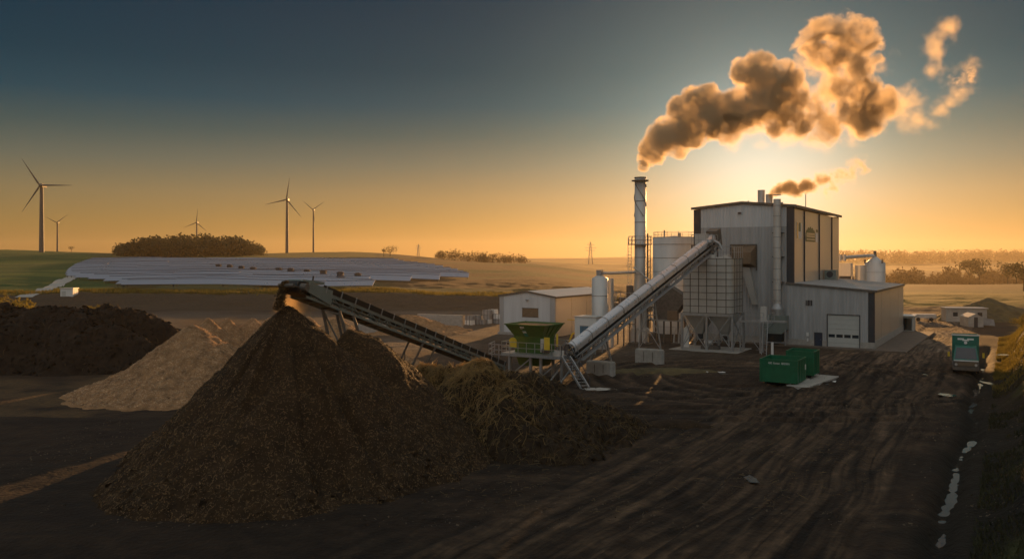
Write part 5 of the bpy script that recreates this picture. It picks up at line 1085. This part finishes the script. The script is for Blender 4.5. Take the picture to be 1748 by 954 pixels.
# grass: lit fringes on embankments, grassy bank by the ditch
def grass(name, label, P, hmin, hmax, wd, seed, mt='grass'):
    rg = np.random.RandomState(seed); k = len(P); h = (hmin+(hmax-hmin)*rg.rand(k))[:, None]; a = rg.rand(k)*6.28; d_ = np.c_[np.cos(a), np.sin(a), np.zeros(k)]; ln = rg.normal(size=(k, 3))*.35; ln[:, 2] = 0
    V = np.stack([P-d_*wd, P+d_*wd, P+(ln+[0, 0, 1])*h], 1).reshape(-1, 3); tag(np_mesh(name, V, np.arange(3*k).reshape(k, 3), M[mt], smooth=False), label, 'grass', kind='stuff')
k = 30000; yy = rg.uniform(200, 212, k); px_ = rg.uniform(-50, 1100, k); x_ = (px_-CX)*yy/FP; keep = fbm(x_/8, yy/2, 3, 31) > -.15; x_, yy = x_[keep], yy[keep]
grass('grass_fringe', 'sunlit tall grass along the top of the earth embankment', np.c_[x_, yy, terrain(x_, yy)-.05], .3, .9, .1, 32)
k = 9000; yy = rg.uniform(150, 156, k)+0; px_ = rg.uniform(700, 852, k); x_ = (px_-CX)*yy/FP
k = 60000; l_ = 40+60*rg.rand(k)**.6; s_ = 1.2+15*rg.rand(k)**1.5; x_ = DIT[0]+RD[0]*l_+RN[0]*s_; yy = DIT[1]+RD[1]*l_+RN[1]*s_; keep = fbm(x_/2.5, yy/2.5, 3, 33) > -.2; x_, yy = x_[keep], yy[keep]
grass('bank_grass', 'rough golden grass on the bank beside the ditch', np.c_[x_, yy, terrain(x_, yy)-.05], .15, .5, .05, 34)
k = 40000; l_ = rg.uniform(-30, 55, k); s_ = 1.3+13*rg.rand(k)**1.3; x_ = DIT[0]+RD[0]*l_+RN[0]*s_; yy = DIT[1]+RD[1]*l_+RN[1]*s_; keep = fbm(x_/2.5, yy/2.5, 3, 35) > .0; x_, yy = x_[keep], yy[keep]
grass('bank_grass', 'dark green grass on the shaded bank beside the ditch', np.c_[x_, yy, terrain(x_, yy)-.05], .1, .4, .04, 36, 'leaf')  # darker copy of the bank grass, shade put into its colour
sp = []
for i in range(26): px_ = rg.uniform(-30, 52); yy = rg.uniform(150, 175); sp.append(((px_-CX)*yy/FP, yy, 2.2+2*rg.rand()))
for i in range(16): px_ = rg.uniform(55, 120); yy = 150+(px_-55)*.3; sp.append(((px_-CX)*yy/FP, yy+20, 1.0+1*rg.rand()))
wood('scrub', 'sunlit golden scrub beside the field road', sp, 160, 9, 'grass')
sp = []
for i in range(60): l_ = rg.uniform(52, 100); s_ = rg.uniform(3.5, 13); q_ = DIT+RD*l_+RN*s_; sp.append((q_[0], q_[1], .5+1.3*rg.rand()**2))
wood('scrub', 'low golden scrub on the bank above the ditch', sp, 130, 19, 'grass')

# ------------------------------------------------------------ smoke
def smoke(name, label, sph, dens, color, an, nscale, warp, thick=.22, res=.5, cat='smoke', infl=1.12, amp=.5, emit=None):
    """closed billowing volume: union of swelling balls, its density eaten away by turbulence"""
    bm = bmesh.new()
    for x_, y_, z_, r_, w_ in sph: bmesh.ops.create_icosphere(bm, subdivisions=2, radius=r_*infl, matrix=Matrix.Translation((x_, y_, z_)))
    me = bpy.data.meshes.new(name); bm.to_mesh(me); bm.free(); o_ = bpy.data.objects.new(name, me); lnk(o_)
    md = o_.modifiers.new('r', 'REMESH'); md.mode = 'VOXEL'; md.voxel_size = res
    bpy.context.view_layer.update(); me2 = bpy.data.meshes.new_from_object(o_.evaluated_get(bpy.context.evaluated_depsgraph_get())); o_.modifiers.clear(); o_.data = me2
    m_ = bpy.data.materials.new(name); m_.use_nodes = True; n_ = m_.node_tree; L_ = n_.links; n_.nodes.clear()
    out = n_.nodes.new('ShaderNodeOutputMaterial'); pv = n_.nodes.new('ShaderNodeVolumePrincipled'); L_.new(pv.outputs[0], out.inputs[1])
    pv.inputs['Color'].default_value = (*color, 1); pv.inputs['Anisotropy'].default_value = an
    t_ = n_.nodes.new('ShaderNodeTexCoord'); n1_ = n_.nodes.new('ShaderNodeTexNoise'); n1_.inputs['Scale'].default_value = nscale; n1_.inputs['Detail'].default_value = 6; n1_.inputs['Roughness'].default_value = .6; L_.new(t_.outputs['Object'], n1_.inputs[0])
    prev = None
    for x_, y_, z_, r_, w_ in sph:
        ds_ = n_.nodes.new('ShaderNodeVectorMath'); ds_.operation = 'DISTANCE'; ds_.inputs[1].default_value = (x_, y_, z_); L_.new(t_.outputs['Object'], ds_.inputs[0])
        ma = n_.nodes.new('ShaderNodeMath'); ma.operation = 'MULTIPLY_ADD'; L_.new(ds_.outputs['Value'], ma.inputs[0]); ma.inputs[1].default_value = -w_/r_; ma.inputs[2].default_value = w_
        if prev is None: prev = ma
        else:
            mm = n_.nodes.new('ShaderNodeMath'); mm.operation = 'SMOOTH_MAX'; mm.inputs[2].default_value = .15; L_.new(prev.outputs[0], mm.inputs[0]); L_.new(ma.outputs[0], mm.inputs[1]); prev = mm
    ad = n_.nodes.new('ShaderNodeMath'); ad.operation = 'MULTIPLY_ADD'; L_.new(n1_.outputs[0], ad.inputs[0]); ad.inputs[1].default_value = amp*2; L_.new(prev.outputs[0], ad.inputs[2])
    mr = n_.nodes.new('ShaderNodeMapRange'); mr.interpolation_type = 'SMOOTHSTEP'; L_.new(ad.outputs[0], mr.inputs[0]); mr.inputs[1].default_value = amp+warp; mr.inputs[2].default_value = amp+warp+thick; mr.inputs[3].default_value = 0; mr.inputs[4].default_value = 1
    m2 = n_.nodes.new('ShaderNodeMath'); m2.operation = 'MULTIPLY'; L_.new(mr.outputs[0], m2.inputs[0]); m3 = n_.nodes.new('ShaderNodeMath'); m3.operation = 'MAXIMUM'; L_.new(prev.outputs[0], m3.inputs[0]); m3.inputs[1].default_value = .12; L_.new(m3.outputs[0], m2.inputs[1])
    m4 = n_.nodes.new('ShaderNodeMath'); m4.operation = 'MULTIPLY'; L_.new(m2.outputs[0], m4.inputs[0]); m4.inputs[1].default_value = dens; L_.new(m4.outputs[0], pv.inputs['Density'])
    o_.data.materials.clear(); o_.data.materials.append(m_)
    return tag(o_, label, cat)
rg = np.random.RandomState(11)
PL = [(1098, 283, 9, 1.2), (1104, 270, 13, 1.3), (1113, 256, 17, 1.5), (1128, 240, 20, 1.6), (1122, 262, 14, 1.2), (1145, 232, 24, 1.6), (1158, 250, 16, 1.1), (1172, 222, 26, 1.6), (1172, 192, 24, 1.6), (1184, 176, 20, 1.4), (1198, 205, 28, 1.6), (1206, 172, 22, 1.4), (1228, 192, 26, 1.4), (1235, 218, 22, 1.2),
      (1256, 190, 28, 1.4), (1284, 185, 27, 1.2), (1272, 125, 20, 1.3), (1293, 122, 26, 1.5), (1308, 150, 30, 1.5), (1328, 178, 28, 1.2), (1340, 138, 25, 1.3), (1322, 210, 24, .9), (1355, 168, 24, .9), (1368, 212, 24, 1.0), (1395, 190, 24, .7), (1398, 145, 24, .55), (1392, 92, 28, .7), (1398, 60, 24, .8), (1427, 58, 28, .8), (1465, 62, 24, .9),
      (1482, 78, 19, .9), (1430, 100, 32, .7), (1460, 115, 28, .7), (1494, 100, 12, .6), (1432, 150, 28, .6), (1440, 190, 26, .7), (1412, 220, 22, 1.0), (1475, 160, 28, .9), (1478, 200, 27, 1.2), (1504, 180, 24, 1.0), (1522, 200, 20, .5), (1540, 172, 18, .45), (1560, 152, 13, .4), (1560, 203, 15, .35), (1590, 200, 13, .3), (1612, 185, 12, .35), (1628, 160, 14, .5), (1643, 132, 16, .6), (1652, 112, 12, .5), (1597, 72, 10, .4), (1620, 52, 13, .4), (1608, 95, 8, .3)]
WIS = [(1372, 178, 34), (1400, 160, 38), (1412, 120, 36), (1520, 195, 30), (1545, 172, 26), (1562, 155, 20), (1540, 205, 24), (1565, 205, 24), (1588, 202, 20), (1606, 190, 18), (1620, 175, 19), (1632, 155, 22), (1642, 135, 24), (1652, 112, 18), (1598, 74, 19), (1612, 58, 20), (1628, 48, 19), (1602, 92, 17), (1606, 112, 14), (1590, 120, 13), (1500, 110, 22), (1340, 225, 26), (1250, 235, 24), (1300, 225, 22), (1400, 235, 26), (1460, 228, 24)]
def cloud_pts(L_, k_): return [(D(px_, py_, 117+(px_-1093)*.012+rg.normal()*.8).to_tuple()+(r_*k_*117/FP, w_)) for px_, py_, r_, w_ in L_]
pm = smoke('smoke_plume', 'thick golden brown smoke plume drifting away from the tall chimney', cloud_pts([q_ for q_ in PL if q_[3] >= .6], 1.75), 3.2, (.9, .76, .56), .45, .42, .22, .16, .45, amp=.9, infl=.98)
wi = smoke('smoke_veil', None, cloud_pts([(a_, b_, c_, .8) for a_, b_, c_ in WIS], 1.9), .42, (.93, .78, .55), .5, .36, .3, .7, .45, None, amp=1.5, infl=.98); wi.parent = pm
PL2 = [(1317, 333, 5, 1.2), (1325, 327, 8, 1.3), (1335, 322, 9, 1.4), (1348, 320, 11, 1.4), (1361, 325, 10, 1.3), (1374, 318, 11, 1.2), (1388, 317, 10, .8), (1402, 306, 11, .7), (1415, 305, 12, .5), (1430, 300, 13, .4), (1445, 300, 14, .42), (1455, 289, 13, .38), (1468, 279, 13, .36), (1476, 288, 9, .5), (1410, 328, 12, .35), (1425, 320, 12, .35)]
sp = []
b_y = B0.y+3
for px_, py_, r_, w_ in PL2: q = D(px_, py_, b_y+(px_-1317)*.02); sp.append((q.x, q.y, q.z, r_*1.7*b_y/FP, w_))
smoke('smoke_plume', 'thin small smoke trail rising from the hall roof flue', sp, 4.5, (.88, .72, .5), .45, .9, .16, .35, .25, amp=.8, infl=.98)
sp = []
for px_, py_, r_, w_ in [(500, 500, 12, .5), (503, 515, 15, .7), (512, 528, 16, .6), (490, 520, 14, .6), (478, 526, 10, .4), (525, 535, 12, .4)]: q = D(px_, py_, 48.2); sp.append((q.x, q.y, q.z, r_*1.75*48/FP, w_*1.1))
smoke('dust_cloud', 'glowing dust cloud around the chips falling onto the heap', sp, 1.3, (.97, .72, .38), .6, .9, .02, .5, .15, 'dust', amp=.4)

# ------------------------------------------------------------ haze: the morning air
m = MB().box(-4000, 4100, -700, 4000, -14, 90)
hz_ = m.build('haze', M['white']); tag(hz_, kind='stuff'); hm = bpy.data.materials.new('haze'); hm.use_nodes = True; n_ = hm.node_tree; n_.nodes.clear()
out = n_.nodes.new('ShaderNodeOutputMaterial'); pv = n_.nodes.new('ShaderNodeVolumePrincipled'); n_.links.new(pv.outputs[0], out.inputs[1])
pv.inputs['Color'].default_value = (.95, .8, .55, 1); pv.inputs['Density'].default_value = .000078; pv.inputs['Anisotropy'].default_value = .5
hz_.data.materials.clear(); hz_.data.materials.append(hm)
